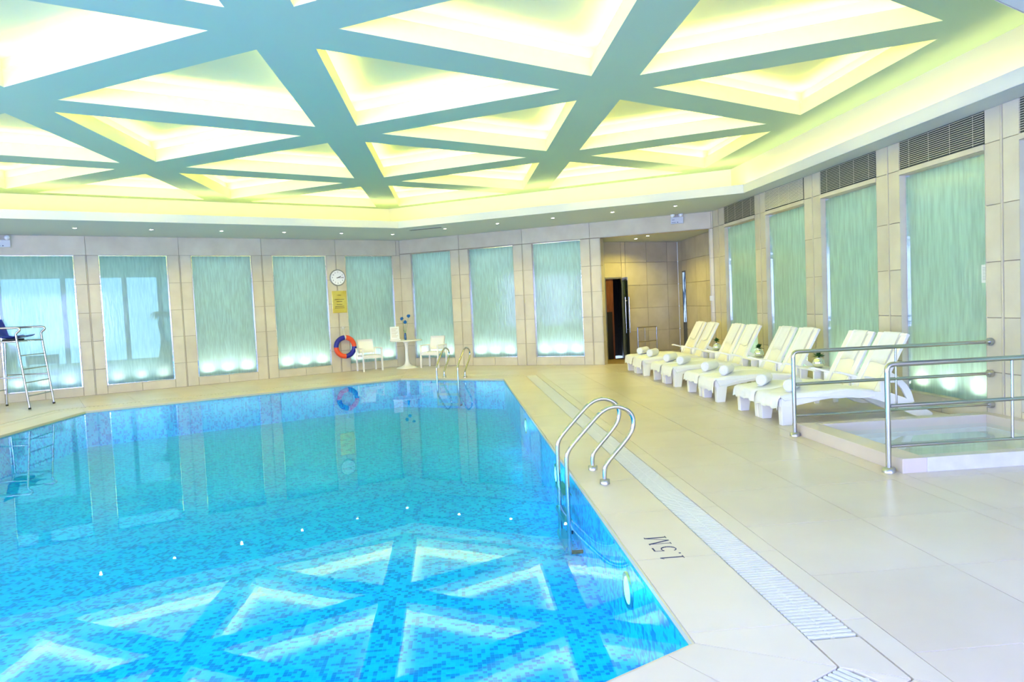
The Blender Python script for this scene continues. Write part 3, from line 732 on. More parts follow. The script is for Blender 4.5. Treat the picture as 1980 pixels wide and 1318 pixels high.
# railing in the alcove
rl = empty('handrail', (5.2, 19.55, 0), math.radians(23)); tag(rl, 'small steel railing in the passage beside the open glass door', 'railing')
for nm, path, r in (('post', [(0.62, 0, 0), (0.62, 0, 0.88)], .018), ('post', [(-0.05, 0, 0), (-0.05, 0, 0.88)], .018), ('top_rail', [(-.05, 0, .88), (.62, 0, .88)], .018), ('mid_rail', [(-.05, 0, .48), (.62, 0, .48)], .014), ('lower_rail', [(-.05, 0, .10), (.62, 0, .10)], .014), ('baluster', [(.2, 0, .10), (.2, 0, .88)], .006)):
    B().tube(path, r, 8).build(nm, 'chrome', rl)

# ------------------------------------------------------------------ downlights, vents, emergency lamps
def downlight(x, y, z, label, en=26):
    e = empty('ceiling_light', (x, y, z)); tag(e, label, 'downlight')
    B().lathe([(0.035, -0.004), (0.055, -0.006), (0.058, 0.0), (0.035, 0.0)], 16).build('rim', 'fascia', e)
    B().lathe([(0.035, -0.004), (0.0, -0.004)], 16).build('lens', 'down', e)
    ld = bpy.data.lights.new('lamp', 'SPOT'); ld.energy = en; ld.color = (1, .80, .10); ld.spot_size = math.radians(150); ld.spot_blend = .5; ld.shadow_soft_size = .03
    lo = bpy.data.objects.new('lamp', ld); COL.objects.link(lo); lo.parent = e; lo.location = (0, 0, -0.02)
    return e
ordn = ['first', 'second', 'third', 'fourth', 'fifth', 'sixth']
for k, t in enumerate((0.85, 2.32, 3.81, 5.28, 6.76, 8.20)):
    x = math.cos(A1) * t + N1[0] * 17.75; y = math.sin(A1) * t + N1[1] * 17.75
    downlight(x, y, ZS, f'small round downlight, {ordn[k]} from the left in the soffit above the clock wall')
for k, t in enumerate((-9.19, -7.68, -6.19, -4.70, -3.24)):
    x = math.cos(A2) * t + N2[0] * 16.13; y = math.sin(A2) * t + N2[1] * 16.13
    downlight(x, y, ZS, f'small round downlight, {ordn[k]} from the corner in the soffit before the passage wall', 26)
downlight(5.08, 19.1, 3.33, 'farther round downlight in the passage ceiling', 55)
downlight(5.2, 18.35, 3.33, 'nearer round downlight in the passage ceiling', 55)
vt = empty('ceiling_vent', (math.cos(A2) * -9.55 + N2[0] * 15.75, math.sin(A2) * -9.55 + N2[1] * 15.75, ZS), A2); tag(vt, 'slim linear air slot in the soffit near the corner', 'vent')
B().box((-0.5, -0.07, -0.006), (0.5, 0.07, 0)).build('frame', 'soffit', vt)
for q in range(3): B().box((-0.47, -0.05 + q * .037, -0.009), (0.47, -0.03 + q * .037, -0.006)).build('slot', 'slot', vt)
def emergency(wall, t, z, label):
    p = wall_point(wall, t, -0.002, z); e = empty('emergency_light', p, WALLS[wall][0]); tag(e, label, 'emergency light', 'twin-spot emergency lights')
    B().box((-0.155, -0.07, -0.10), (0.155, 0, 0.06)).build('case', 'greysign', e, bevel=.008)
    for s in (-1, 1):
        l = B().lathe([(0.0, -0.10), (0.04, -0.095), (0.058, -0.07), (0.05, -0.03), (0.02, 0.0)], 16, (s * .10, -0.02, 0.11), axis='y').build('lamp_head', 'lamp_glass', e)
    for q_ in (((-0.13, -0.0715, -0.075), (-0.03, -0.0695, -0.065)), ((0.0, -0.0715, -0.078), (0.03, -0.0695, -0.062)), ((-0.12, -0.0715, -0.01), (-0.06, -0.0695, 0.0))): B().box(*q_).build('indicator', 'ink', e)
emergency('wall_back', -3.54, 3.60, 'grey twin-lamp emergency light above the passage opening')
emergency('wall_left', -0.47, 3.55, 'grey twin-lamp emergency light above the lifeguard chair')

# ------------------------------------------------------------------ wall-mounted things
ck = empty('wall_clock', wall_point('wall_left', 7.155, -0.002, 2.66), A1); tag(ck, 'round white wall clock with grey rim on the stone pier', 'clock')
B().lathe([(0.225, 0), (0.23, -0.03), (0.215, -0.045), (0.20, -0.035)], 40, axis='y').build('rim', 'clockrim', ck)
B().lathe([(0.205, -0.034), (0.0, -0.034)], 40, axis='y').build('dial', 'clockface', ck)
for h in range(12):
    a = PI / 2 - h * PI / 6; text_mesh('numeral', '12' if h == 0 else str(h), 0.055, 'ink', ck, (0.155 * math.cos(a), -0.037, 0.155 * math.sin(a)), (PI / 2, 0, 0), 0.001)
for nm, a, l, wd in (('hour_hand', math.radians(90 - 66), 0.10, .009), ('minute_hand', math.radians(0), 0.16, .006)):
    B().box((-0.035, -0.0425 if nm[0] == 'h' else -0.0455, -wd), (l, -0.040 if nm[0] == 'h' else -0.043, wd)).build(nm, 'ink2', ck, rot=(0, -a, 0))
pq = empty('plaque', wall_point('wall_left', 7.175, -0.002, 1.98), A1); tag(pq, 'square brass notice plaque on the pier below the clock', 'plaque')
B().box((-0.21, -0.012, -0.31), (0.21, 0, 0.31)).build('plate', 'brass', pq, bevel=.004)
ln = B()
for z, w_ in ((0.19, 0.05), (0.07, 0.14), (0.015, 0.08), (-0.07, 0.08), (-0.125, 0.13), (-0.17, 0.14)):
    x = -w_
    while x < w_:
        q = random.uniform(.012, .03); ln.box((x, -0.0135, z - .007), (min(x + q, w_), -0.0118, z + .007)); x += q + .008
ln.build('lettering', 'ink2', pq)['kind'] = 'stuff'
rg = empty('life_ring', wall_point('wall_left', 7.245, -0.075, 0.705), A1); tag(rg, 'navy and orange life ring hanging on the wall under the plaque', 'life ring')
for k, (c, m) in enumerate((('o', 'orange'), ('n', 'navy'), ('o', 'orange'), ('n', 'navy'))):
    a0 = PI / 2 - (k if k else 0) * 0; a0 = k * PI / 2 + (0.0)
    # quadrant 0: right-top, 1: left-top, 2: left-bottom, 3: right-bottom
    st = a0; pts = []; en = a0 + PI / 2
    if k == 0: en -= 0.07
    if k == 1: st += 0.07
    path = [(0.265 * math.cos(st + (en - st) * q / 10), 0, 0.265 * math.sin(st + (en - st) * q / 10)) for q in range(11)]
    B().tube(path, 0.068, 14).build('ring_segment', m, rg)['label'] = ('orange' if m == 'orange' else 'navy') + ' quarter of the ring'
B().tube([(0.265 * math.cos(q), 0, 0.265 * math.sin(q)) for q in (PI / 2 - .08, PI / 2, PI / 2 + .08)], 0.066, 14).build('band', 'fascia', rg)
B().tube([(0, -0.005, 0.32), (-0.012, 0.04, 0.53), (0.0, 0.06, 0.535)], 0.012, 6).build('hanging_strap', 'fascia', rg)
hk = B().lathe([(0.035, 0), (0.035, -0.012), (0.012, -0.02), (0.012, -0.075), (0.026, -0.08), (0.026, -0.09), (0, -0.092)], 14, axis='y').build('wall_hook', 'fascia', None, wall_point('wall_left', 7.235, 0.0, 1.245), A1)
tag(hk, 'white round wall hook holding the life ring', 'hook')
sw = empty('light_switch', wall_point('wall_back', TR2 - 0.03, -0.002, 1.62), A2)
tag(sw, 'small white wall switch in the corner beside the passage', 'switch'); B().box((-.09, -.01, -.06), (0.0, 0, .06)).build('plate', 'fascia', sw); B().box((-.065, -.015, -.03), (-0.025, -.01, .03)).build('rocker', 'fascia', sw)
# paper note on the right-hand glass
nt_ = empty('notice_sheet', wall_point('wall_right', -8.14, 0.098, 1.80), -PI / 2); tag(nt_, 'white printed notice taped to the green glass beside the railing', 'notice')
B().box((-0.075, 0, -0.11), (0.075, 0.002, 0.11)).build('sheet', 'paper', nt_)
b = B()
for q in range(9): b.box((-0.055, -0.0006, 0.07 - q * .018), (0.055 - (q % 3) * .015, 0.0, 0.076 - q * .018))
b.build('print_lines', pm('grey_ink', (0.4, 0.45, 0.42), .7), nt_)['kind'] = 'stuff'
# lit exit sign set behind the farthest green pane in place of a reflection
ex = empty('exit_sign_reflection', wall_point('wall_right', -15.75, 0.55, 2.40), -PI / 2); tag(ex, 'small green lit exit sign standing in for a reflection in the farthest green pane', 'sign')
B().box((-0.19, 0, -0.07), (0.19, 0.03, 0.07)).build('box', pm('sign_box', (0.02, 0.35, 0.12), .5), ex)
text_mesh('lettering', '安全出口', 0.085, 'exitgreen', ex, (0, -0.004, 0), (PI / 2, 0, 0), 0.001)

# ------------------------------------------------------------------ pool ladders
LP = [(0.225, 0.0), (0.225, 0.13), (0.25, 0.19), (0.45, 0.40), (0.512, 0.50), (0.515, 0.60), (0.46, 0.675), (0.35, 0.715), (0.23, 0.68), (0.12, 0.57), (-0.07, 0.37), (-0.115, 0.30), (-0.125, 0.22), (-0.125, -0.64)]
def ladder(label, loc, rz, width):
    e = empty('pool_ladder', loc, rz); tag(e, label, 'pool ladder')
    for y in (0, width):
        B().tube([(u, y, z) for u, z in LP], 0.021, 12, smoothpath=2).build('handrail', 'chrome', e)
        B().lathe([(0.0, 0.045), (0.024, 0.045), (0.046, 0.040), (0.047, 0.0)], 24, (0.225, y, 0)).build('flange', 'brushed', e)
        B().tube([(-0.125, y, -0.62), (-0.06, y, -0.62), (-0.005, y, -0.62)], 0.018, 8).build('wall_stop', 'dark', e)
    for z in (-0.09, -0.33, -0.57):
        b = B(); b.side([(-0.165, z), (-0.085, z), (-0.085, z - .012), (-0.155, z - .012), (-0.155, z - .05), (-0.165, z - .05)], 0.015, width - 0.015); b.build('step', 'brushed', e)
    return e
ladder('steel pool ladder at the near pool edge, beside the depth marking', (1.093, 6.355, 0), 0.0, 0.56)
u0 = Vector((N2[0], N2[1], 0)) * 14.556; tt = Vector((math.cos(A2), math.sin(A2), 0))
a2 = math.atan2(N2[1], N2[0]); p = u0 + tt * -8.07
ladder('steel pool ladder at the far pool edge, before the white table', p, a2, 0.57)
# near ladder's width axis: local +y ; far ladder likewise
# ------------------------------------------------------------------ pool lamps
def pool_lamp(x, y, z, rz, label, en):
    e = empty('pool_light', (x, y, z), rz); tag(e, label, 'pool light')
    B().lathe([(0.085, 0.0), (0.105, 0.012), (0.12, 0.012), (0.125, 0.0)], 28, axis='y').build('rim', 'brushed', e)
    B().lathe([(0.09, 0.006), (0.0, 0.02)], 28, axis='y').build('lens', 'poollens', e)
    ld = bpy.data.lights.new('lamp', 'POINT'); ld.energy = en; ld.color = (0.10, 0.50, 1.0); ld.shadow_soft_size = .10
    lo = bpy.data.objects.new('lamp', ld); COL.objects.link(lo); lo.parent = e; lo.location = (0, 0.18, 0)
pool_lamp(1.087, 4.62, -0.28, PI / 2, 'round underwater lamp in the pool wall nearest the camera', 2)
pool_lamp(1.087, 7.95, -0.28, PI / 2, 'round underwater lamp just beyond the near pool ladder', 2)
pool_lamp(1.087, 11.3, -0.28, PI / 2, 'farthest round underwater lamp in the right pool wall', 2)
for q, (f_, nm) in enumerate(((0.22, 'first'), (0.52, 'second'), (0.82, 'third'))):
    a_, b_ = P0[5], P0[0]     # near edge, out of the picture below; lamps added to brighten the water
    pool_lamp(a_[0] + (b_[0] - a_[0]) * f_ + N1[0] * .01, a_[1] + (b_[1] - a_[1]) * f_ + N1[1] * .01, -0.35, A1, f'added unseen underwater lamp, {nm} in the pool wall under the camera', 9)
for q, (y_, nm) in enumerate(((3.6, 'first'), (6.4, 'second'), (9.2, 'third'))):  # unseen left-side lamps, added for more blue light in the water
    pool_lamp(-7.149, y_, -0.35, -PI / 2, f'added unseen underwater lamp, {nm} in the left pool wall', 9)
# ------------------------------------------------------------------ depth marking 1.5M inlaid in the coping
dm = empty('depth_marking', (1.255, 4.38, 0.0006)); tag(dm, 'dark depth marking 1.5M lettered on the pool coping', 'depth marking')
def glyph(name, strokes):
    b = B()
    for (x0, y0), (x1, y1), w_ in strokes:
        d = Vector((x1 - x0, y1 - y0)); n = Vector((-d.y, d.x)).normalized() * w_ / 2
        P = [(x0 - n.x, y0 - n.y), (x1 - n.x, y1 - n.y), (x1 + n.x, y1 + n.y), (x0 + n.x, y0 + n.y)]
        b.prism(P if area(P) > 0 else P[::-1], 0, 0.0012)
    # glyph drawn with x = reading direction (+y world), y = up (-x world)
    b.v = [(0.16 - v[1], v[0], v[2]) for v in b.v]
    b.build(name, 'ink', dm)
T, t_ = 0.013, 0.005
glyph('digit_one', [((0.035, 0), (0.035, 0.155), T), ((0.012, 0.003), (0.058, 0.003), t_), ((0.012, 0.135), (0.035, 0.153), t_)])
glyph('point', [((0.095, 0.004), (0.108, 0.004), 0.013)])
sgs = [((0.165, 0.153), (0.225, 0.153), 0.011), ((0.165, 0.153), (0.160, 0.090), t_)]
pts = [(0.160, 0.090)] + [(0.190 + 0.042 * math.cos(a), 0.052 + 0.050 * math.sin(a)) for a in [math.radians(q) for q in (120, 90, 60, 30, 0, -30, -60, -90, -120, -145)]]
sgs += [(pts[k], pts[k + 1], T if 2 < k < 7 else t_ + .002) for k in range(len(pts) - 1)]
glyph('digit_five', sgs)
glyph('letter_m', [((0.300, 0), (0.300, 0.155), t_), ((0.300, 0.155), (0.360, 0.0), T), ((0.360, 0), (0.420, 0.155), t_), ((0.420, 0.155), (0.425, 0.0), T), ((0.285, .003), (0.315, .003), t_), ((0.405, .003), (0.445, .003), t_), ((0.285, .152), (0.305, .152), t_), ((0.415, .152), (0.440, .152), t_)])

# ------------------------------------------------------------------ plunge pool and its rails
pp = empty('plunge_pool', (0, 0, 0)); tag(pp, 'square plunge pool with a raised marble curb beside the railings', 'plunge pool')
x0, x1, y0, y1 = 3.985, 6.388, 6.025, 8.015; i0, i1, j0, j1 = 4.22, 6.25, 6.15, 7.86
B().box((x0, y0, -0.02), (i0, y1, 0.13)).build('curb_left', 'floor', pp, bevel=.006)
B().box((i0 + .002, y0, -0.02), (x1, j0, 0.13)).build('curb_front', 'marble', pp, bevel=.006)
B().box((i0 + .002, j1, -0.02), (x1, y1, 0.13)).build('curb_back', 'floor', pp, bevel=.006)
B().box((i1, j0 + .002, -0.02), (x1, j1 - .002, 0.13)).build('curb_right', 'floor', pp, bevel=.006)
b = B(); b.add([(i0, j0, -.22), (i1, j0, -.22), (i1, j1, -.22), (i0, j1, -.22)], [(0, 1, 2, 3)])
curtain(b, [(i0, j0), (i0, j1), (i1, j1), (i1, j0)], -0.22, -0.02); b.build('basin', 'marble', pp)
b = B(); b.box((i0, j0, -0.22), (i0 + .35, j1, -0.12)).build('step', 'marble', pp)
B().add([(i0, j0, 0.03), (i1, j0, 0.03), (i1, j1, 0.03), (i0, j1, 0.03)], [(0, 1, 2, 3)]).build('water', 'water2', pp)
def railing(label, y, x_end, x0, baluster, ztop, wallend):
    e = empty('railing', (x0, y, 0)); tag(e, label, 'railing'); Lx = x_end - x0
    B().tube([(0, 0, 0), (0, 0, ztop - .10), (0, 0, ztop - .03), (.03, 0, ztop), (.12, 0, ztop), (Lx, 0, ztop)], 0.024, 14, smoothpath=2).build('top_rail', 'chrome', e)
    for z in (0.605, 0.235): B().tube([(0.02, 0, z), (Lx, 0, z)], 0.0165 if z < .5 else .019, 12).build('cross_rail', 'chrome', e)
    B().tube([(baluster - x0, 0, 0.245), (baluster - x0, 0, ztop - .01)], 0.013, 10).build('baluster', 'chrome', e)
    B().lathe([(0.0, 0.045), (0.03, 0.045), (0.055, 0.038), (0.058, 0.0)], 24).build('foot_flange', 'brushed', e)
    if wallend:
        for z in (ztop, 0.605, 0.235):
            f = B(); f.tube([(Lx - .045, 0, z), (Lx, 0, z)], 0.045, 18); f.build('wall_flange', 'brushed', e)
railing('long steel railing fixed to the stone pier along the far side of the plunge pool', 7.93, 6.385, 3.925, 5.18, 0.985, True)
railing('nearer steel railing along the front of the plunge pool', 6.10, 6.34, 3.90, 5.11, 0.985, False)

# ------------------------------------------------------------------ sun loungers
def make_lounger():
    e = empty('sun_lounger')
    HW = 0.318
    side = [(0.0, 0.0), (0.115, 0.0), (0.13, 0.17), (0.17, 0.235), (0.26, 0.265), (0.60, 0.315), (0.88, 0.335), (1.10, 0.31), (1.35, 0.22), (1.55, 0.13), (1.80, 0.015), (1.87, 0.0), (1.99, 0.0), (2.0, 0.04), (1.93, 0.085), (1.78, 0.16), (1.60, 0.27), (1.45, 0.335), (1.28, 0.36), (1.05, 0.385), (0.85, 0.40), (0.5, 0.375), (0.2, 0.355), (0.02, 0.345), (-0.02, 0.30)]
    def strip(poly_top, poly_bot, y0, y1):
        """ladder of quads between two equally long curves"""
        b = B(); n = len(poly_top)
        vs = [(p[0], y0, p[1]) for p in poly_top] + [(p[0], y0, p[1]) for p in poly_bot] + [(p[0], y1, p[1]) for p in poly_top] + [(p[0], y1, p[1]) for p in poly_bot]
        fs = []
        for k in range(n - 1):
            fs += [(k, n + k, n + k + 1, k + 1), (2 * n + k, 2 * n + k + 1, 3 * n + k + 1, 3 * n + k), (k, k + 1, 2 * n + k + 1, 2 * n + k), (n + k + 1, n + k, 3 * n + k, 3 * n + k + 1)]
        fs += [(0, 2 * n, 3 * n, n), (n - 1, 2 * n - 1, 4 * n - 1, 3 * n - 1)]
        b.add(vs, fs); return b
    top = [(-.02, .345), (0.15, .355), (.5, .375), (.85, .40), (1.05, .388), (1.28, .362), (1.45, .335), (1.62, .27), (1.80, .165), (1.95, .085), (2.0, .05)]
    bot = [(-.02, .24), (0.17, .245), (.5, .30), (.85, .335), (1.05, .315), (1.28, .25), (1.45, .18), (1.58, .115), (1.74, .035), (1.86, .0), (1.99, .0)]
    for s in (-1, 1):
        strip(top, bot, s * HW - .022, s * HW + .022).build('side_rail', 'white_resin', e, bevel=.006)
        lg = B(); y0, y1 = (HW - .075, HW + .024) if s > 0 else (-HW - .024, -HW + .075)
        lg.add([(-.01, y0, 0), (.12, y0, 0), (.12, y1, 0), (-.01, y1, 0), (-.02, y0, .25), (.16, y0, .25), (.16, y1, .25), (-.02, y1, .25)], [(0, 3, 2, 1), (4, 5, 6, 7), (0, 1, 5, 4), (1, 2, 6, 5), (2, 3, 7, 6), (3, 0, 4, 7)])
        lg.build('leg', 'white_resin', e, bevel=.008)
    # seat slats as one moulded grid
    st = B(); n = 16
    for k in range(n):
        u = 0.0 + k * 1.28 / n; zz = 0.335 + 0.05 * math.sin(min(1, u / 0.9) * PI / 2) - max(0, u - .9) * .14
        st.box((u, -HW + .02, zz), (u + .062, HW - .02, zz + .02))
    st.build('seat', 'panel_resin', e)
    B().box((-.03, -HW, .235), (0.01, HW, .34)).build('end_panel', 'white_resin', e, bevel=.01)
    # backrest
    ax, az, tx, tz = 1.285, 0.30, 1.70, 1.06; d = Vector((tx - ax, 0, tz - az)); Lb = d.length; ang = math.atan2(d.z, d.x)
    br = empty('backrest', (ax, 0, az), 0, e); br.rotation_euler = (0, -ang, 0)
    def bx(nm, a, c, m, p=br, bev=.006): return B().box(a, c).build(nm, m, p, bevel=bev)
    bx('back_panel', (0, -.185, -.012), (Lb, .185, .016), 'panel_resin')
    for s in (-1, 1):
        a, c = (.20, .312) if s > 0 else (-.312, -.20)
        bx('back_stile', (0.0, a, -.02), (Lb, c, .02), 'white_resin')
        br2 = B()
        for q in range(6): br2.box((0.05 + q * .135, s * .1925 - .006, -.01), (0.14 + q * .135, s * .1925 + .006, 0.006))
        br2.build('back_tab', 'panel_resin', br)
        bx('back_slot_shade', (0.02, s * .1925 - .008, -.016), (Lb - .12, s * .1925 + .008, -.012), 'slot', bev=0)  # dark strip painted in for the shade between panel and stile
    bx('top_edge', (Lb - .02, -.312, -.022), (Lb + .02, .312, .024), 'white_resin')
    # armrests and rear struts
    for s in (-1, 1):
        ar = B(); prof = [(1.08, .56), (1.12, .575), (1.2, .545), (1.36, .50), (1.56, .485), (1.57, .455), (1.36, .465), (1.2, .505), (1.1, .535)]
        tp = [(1.08, .568), (1.13, .572), (1.22, .545), (1.36, .505), (1.56, .492)]; bt = [(1.08, .545), (1.13, .54), (1.22, .515), (1.36, .475), (1.56, .462)]
        y0, y1 = (HW - .025, HW + .036) if s > 0 else (-HW - .036, -HW + .025)
        strip(tp, bt, y0, y1).build('armrest', 'white_resin', e, bevel=.006)
        B().box((1.30, y0 + .01, .33), (1.38, y1 - .02, .49)).build('arm_support', 'white_resin', e, bevel=.006)
        t2 = [(1.47, .60), (1.58, .53), (1.68, .43), (1.74, .33), (1.78, .20)]; b2 = [(1.44, .54), (1.53, .47), (1.61, .38), (1.66, .28), (1.69, .20)]
        strip(t2, b2, s * .285 - .018, s * .285 + .018).build('rear_strut', 'white_resin', e, bevel=.005)
    return e
rows = [('farthest', 16.17, 15.41), ('second farthest', 13.99, 13.26), ('second nearest', 11.86, 11.12), ('nearest', 9.63, 8.91)]
proto = None; lounger_pos = []
for pr_, ya, yb in rows:
    for y, which in ((ya, 'far one'), (yb, 'near one')):
        lab = f'white resin sun lounger, {which} of the {pr_} pair'
        if proto is None:
            proto = make_lounger(); proto.location = (4.09, y, 0); tag(proto, lab, 'sun lounger', 'white sun loungers along the glass wall')
        else: dup(proto, (4.09, y, 0), 0, lab)
        lounger_pos.append((y, pr_, which))
def seat_z(u): return 0.372 + 0.035 * math.sin(min(1, max(0, u) / 0.9) * PI / 2) - max(0, u - .9) * .11
for k, (y, pr_, which) in enumerate(lounger_pos):
    random.seed(100 + k); hang = random.uniform(.10, .15); ph = random.uniform(0, 6)
    # seat towel with hanging foot end and sides
    us = [-0.075 - 0.0, -0.072, -0.065, -0.05, -0.02] + [0.03 + q * 1.19 / 22 for q in range(23)]
    zfoot = [0.20 - .03 * math.sin(ph), 0.25, 0.31, 0.36, 0.378]
    vs_ = [-1.0, -.99, -.98, -.95, -.88] + [-.8 + q * .16 for q in range(11)] + [.88, .95, .98, .99, 1.0]
    grid = []
    for iu, u in enumerate(us):
        row = []
        for v in vs_:
            yy = v * 0.346; ez = 0.0
            av = abs(v)
            drop = 0
            if av > .86: drop = (av - .86) / .14
            top = seat_z(u) + 0.012 if iu >= 5 else zfoot[iu] + 0.004
            sidehang = hang * (0.75 + 0.25 * math.sin(u * 5 + ph)) if u > 0 else hang * .6
            if iu < 5:
                z = top + 0.012 * math.sin(v * 9 + ph) * (1 - iu / 5) - drop * 0.02; x = u - 0.012 * math.sin(v * 14 + ph) * (1 - iu / 6)
            else:
                z = top - (drop ** 1.3) * sidehang + 0.004 * math.sin(u * 19 + v * 6 + ph) + 0.003 * math.sin(v * 23 + u * 7); x = u
                if drop > 0: yy += math.copysign(0.0035 * math.sin(u * 24 + ph) * drop + .0045, v)
            row.append((x, yy, z))
        grid.append(row)
    tw = B().sheet(grid, 0.006).build('towel', 'towel', None, (4.09, y, 0.0)); tag(tw, f'white towel spread over the seat of the {which[:-4]} lounger in the {pr_} pair', 'towel', 'towels spread over the lounger seats')
    # folded towel over the upper backrest
    ax, az = 1.285, 0.30; d = Vector((0.415, 0, 0.76)); Lb = d.length; d.normalize(); nrm_ = Vector((-d.z, 0, d.x))
    grid = []; path = [(0.44, .022), (0.52, .023), (.60, .024), (.68, .024), (.76, .024), (.84, .026), (.875, .028), (.893, .018), (.898, 0.0), (.893, -.022), (.875, -.034), (.80, -.036), (.70, -.036), (.62, -.037)]
    for a, h in path:
        row = []
        for q in range(13):
            v = -0.18 + q * 0.03; off = h + (0.003 * math.sin(q * 1.1 + ph + a * 9) if h > 0 else 0); aa = a + (0.012 * math.sin(q * .5 + ph) if a < .5 else 0)
            p = Vector((ax, 0, az)) + d * aa + nrm_ * off; row.append((p.x, v + 0.0, p.z))
        grid.append(row)
    for r_ in grid: r_.reverse()
    ht = B().sheet(grid, 0.006).build('head_towel', 'towel', None, (4.09, y, 0)); tag(ht, f'white head towel over the backrest of the {which[:-4]} lounger in the {pr_} pair', 'towel', 'towels over the lounger backrests')
    # rolled towel
    R = 0.078; roll = empty('rolled_towel', (4.09 + 0.27 + random.uniform(-.03, .03), y - 0.01, seat_z(0.27) + 0.020 + R), math.radians(random.uniform(44, 56)))
    tag(roll, f'rolled white towel at the foot of the {which[:-4]} lounger in the {pr_} pair', 'towel', 'rolled towels on the loungers')
    prof = []; n = 14
    bdy = B(); prof = [(0.0, -.215), (.03, -.225), (.06, -.222), (R - .006, -.215), (R, -.20), (R + .001, -.1), (R - .002, 0), (R + .001, .1), (R, .20), (R - .006, .215), (.05, .222), (0.0, .218)]
    bdy.lathe(prof, 22); bdy.v = [(v[2], v[0], v[1]) for v in bdy.v]; bdy.build('roll', 'towel', roll)
    for s in (-1, 1):
        sp = [(s * .226, (0.012 + .0046 * q / 2) * math.cos(q * .7), (0.012 + .0046 * q / 2) * math.sin(q * .7)) for q in range(27)]
        B().tube(sp, 0.0045, 5).build('spiral_edge', 'towel', roll)
    B().box((-.212, -R * .2, -R - .004), (.212, R * .72, -R + .004)).build('loose_flap', 'towel', roll, bevel=.003)
# side tables with vases between the pairs
def vase_and_plant(x, y, z, k, lab):
    e = empty('potted_plant', (x, y, z)); tag(e, lab, 'plant')
    B().lathe([(0, 0), (.045, 0), (.075, .025), (.088, .065), (.080, .105), (.055, .135), (.045, .145), (.050, .15), (.042, .148), (.03, .14), (0, .13)], 24).build('vase', 'silver', e)
    random.seed(k); b = B()
    for q in range(46):
        a = random.uniform(0, 2 * PI); el = random.uniform(-.2, 1.4); L_ = random.uniform(.06, .115); base = Vector((0, 0, .17 if k else .19))
        d = Vector((math.cos(a) * math.cos(el), math.sin(a) * math.cos(el), math.sin(el) * .8)); s = Vector((-math.sin(a), math.cos(a), 0)) * .016
        m_ = base + d * L_ * .6; t = base + d * L_; b.add([base, m_ + s + Vector((0, 0, .006)), t, m_ - s - Vector((0, 0, .002))], [(0, 1, 2, 3)])
    fo_ = b.build('foliage', 'leaf', e); fo_['kind'] = 'stuff'
    B().tube([(0, 0, .12), (0, 0, .20)], .006, 6).build('stem', 'leaf', e)
def side_table(y, lab):
    e = empty('side_table', (5.52, y, 0)); tag(e, lab, 'side table', 'white side tables between the lounger pairs')
    B().box((-.20, -.27, .485), (.20, .27, .515)).build('table_top', 'white_resin', e, bevel=.01)
    for sx in (-1, 1):
        for sy in (-1, 1):
            b = B(); b.add([(sx * .15 - .035, sy * .20 - .02, 0), (sx * .15 + .035, sy * .20 - .02, 0), (sx * .15 + .035, sy * .20 + .02, 0), (sx * .15 - .035, sy * .20 + .02, 0), (sx * .13 - .06, sy * .20 - .02, .485), (sx * .13 + .06, sy * .20 - .02, .485), (sx * .13 + .06, sy * .20 + .02, .485), (sx * .13 - .06, sy * .20 + .02, .485)], [(0, 3, 2, 1), (4, 5, 6, 7), (0, 1, 5, 4), (1, 2, 6, 5), (2, 3, 7, 6), (3, 0, 4, 7)])
            b.build('leg', 'white_resin', e, bevel=.006)
for k, (y, nm) in enumerate(((14.66, 'farthest'), (12.57, 'middle'), (10.35, 'nearest'))):
    side_table(y, f'white resin side table, {nm} of the three between the lounger pairs')
    vase_and_plant(5.52 + (.05 if k < 2 else 0), y, .515, k, f'small green plant in a round silver vase on the {nm} side table')

# ------------------------------------------------------------------ white armchairs, tulip table and what stands on it
def armchair(loc, rz, label):
    e = empty('armchair', loc, rz); tag(e, label, 'armchair')     # local: front = -y
    for s in (-1, 1):
        B().box((s * .28 - .022, -.27, 0), (s * .28 + .022, -.226, .62)).build('leg', 'white_resin', e, bevel=.006)
        B().box((s * .28 - .022, .20, 0), (s * .28 + .022, .244, .62)).build('leg', 'white_resin', e, bevel=.006)
        B().box((s * .28 - .028, -.275, .62), (s * .28 + .028, .25, .65)).build('armrest', 'white_resin', e, bevel=.008)
    B().box((-.258, -.26, .40), (.258, .23, .45)).build('seat', 'white_resin', e, bevel=.01)
    B().box((-.258, -.268, .36), (.258, -.235, .40)).build('apron', 'white_resin', e)
    bk_ = B(); z0, z1 = .50, .88
    g = [[(-.24 + .06 * q, .20 + .09 * (z - z0) / (z1 - z0) + .02 * (1 - ((q - 4) / 4) ** 2), z) for q in range(9)] for z in (z0, .6, .7, .8, z1)]
    bk_.sheet(g, .022).build('backrest', 'white_resin', e)
    for s in (-1, 1): B().tube([(s * .2, .21, .43), (s * .2, .22, .60)], .014, 8).build('back_upright', 'white_resin', e)
armchair((-2.42, 20.28, 0), A1, 'white armchair left of the round table, next to the life ring')
armchair((-0.60, 20.35, 0), A2, 'white armchair right of the round table, behind the far ladder')
tb = empty('round_table', (-1.38, 20.55, 0)); tag(tb, 'round white pedestal table in the corner between two armchairs', 'table')
B().lathe([(0, .772), (.44, .775), (.455, .785), (.455, .80), (.44, .806), (0, .806)], 40).build('table_top', 'white_resin', tb)
B().lathe([(.31, 0), (.315, .008), (.25, .03), (.15, .06), (.08, .11), (.055, .2), (.045, .4), (.045, .6), (.06, .72), (.12, .772)], 32).build('pedestal', 'white_resin', tb)
ms = empty('menu_stand', (-1.68, 20.45, .808), math.radians(12)); tag(ms, 'white framed card standing on the round table', 'card stand')
B().box((-.13, -.01, .04), (.13, .005, .40)).build('card', 'paper', ms, rot=(-.15, 0, 0))
b = B()
for q in range(8): b.box((-.09, -.0112, .34 - q * .035), (.09 - (q % 3) * .03, -.0101, .35 - q * .035))
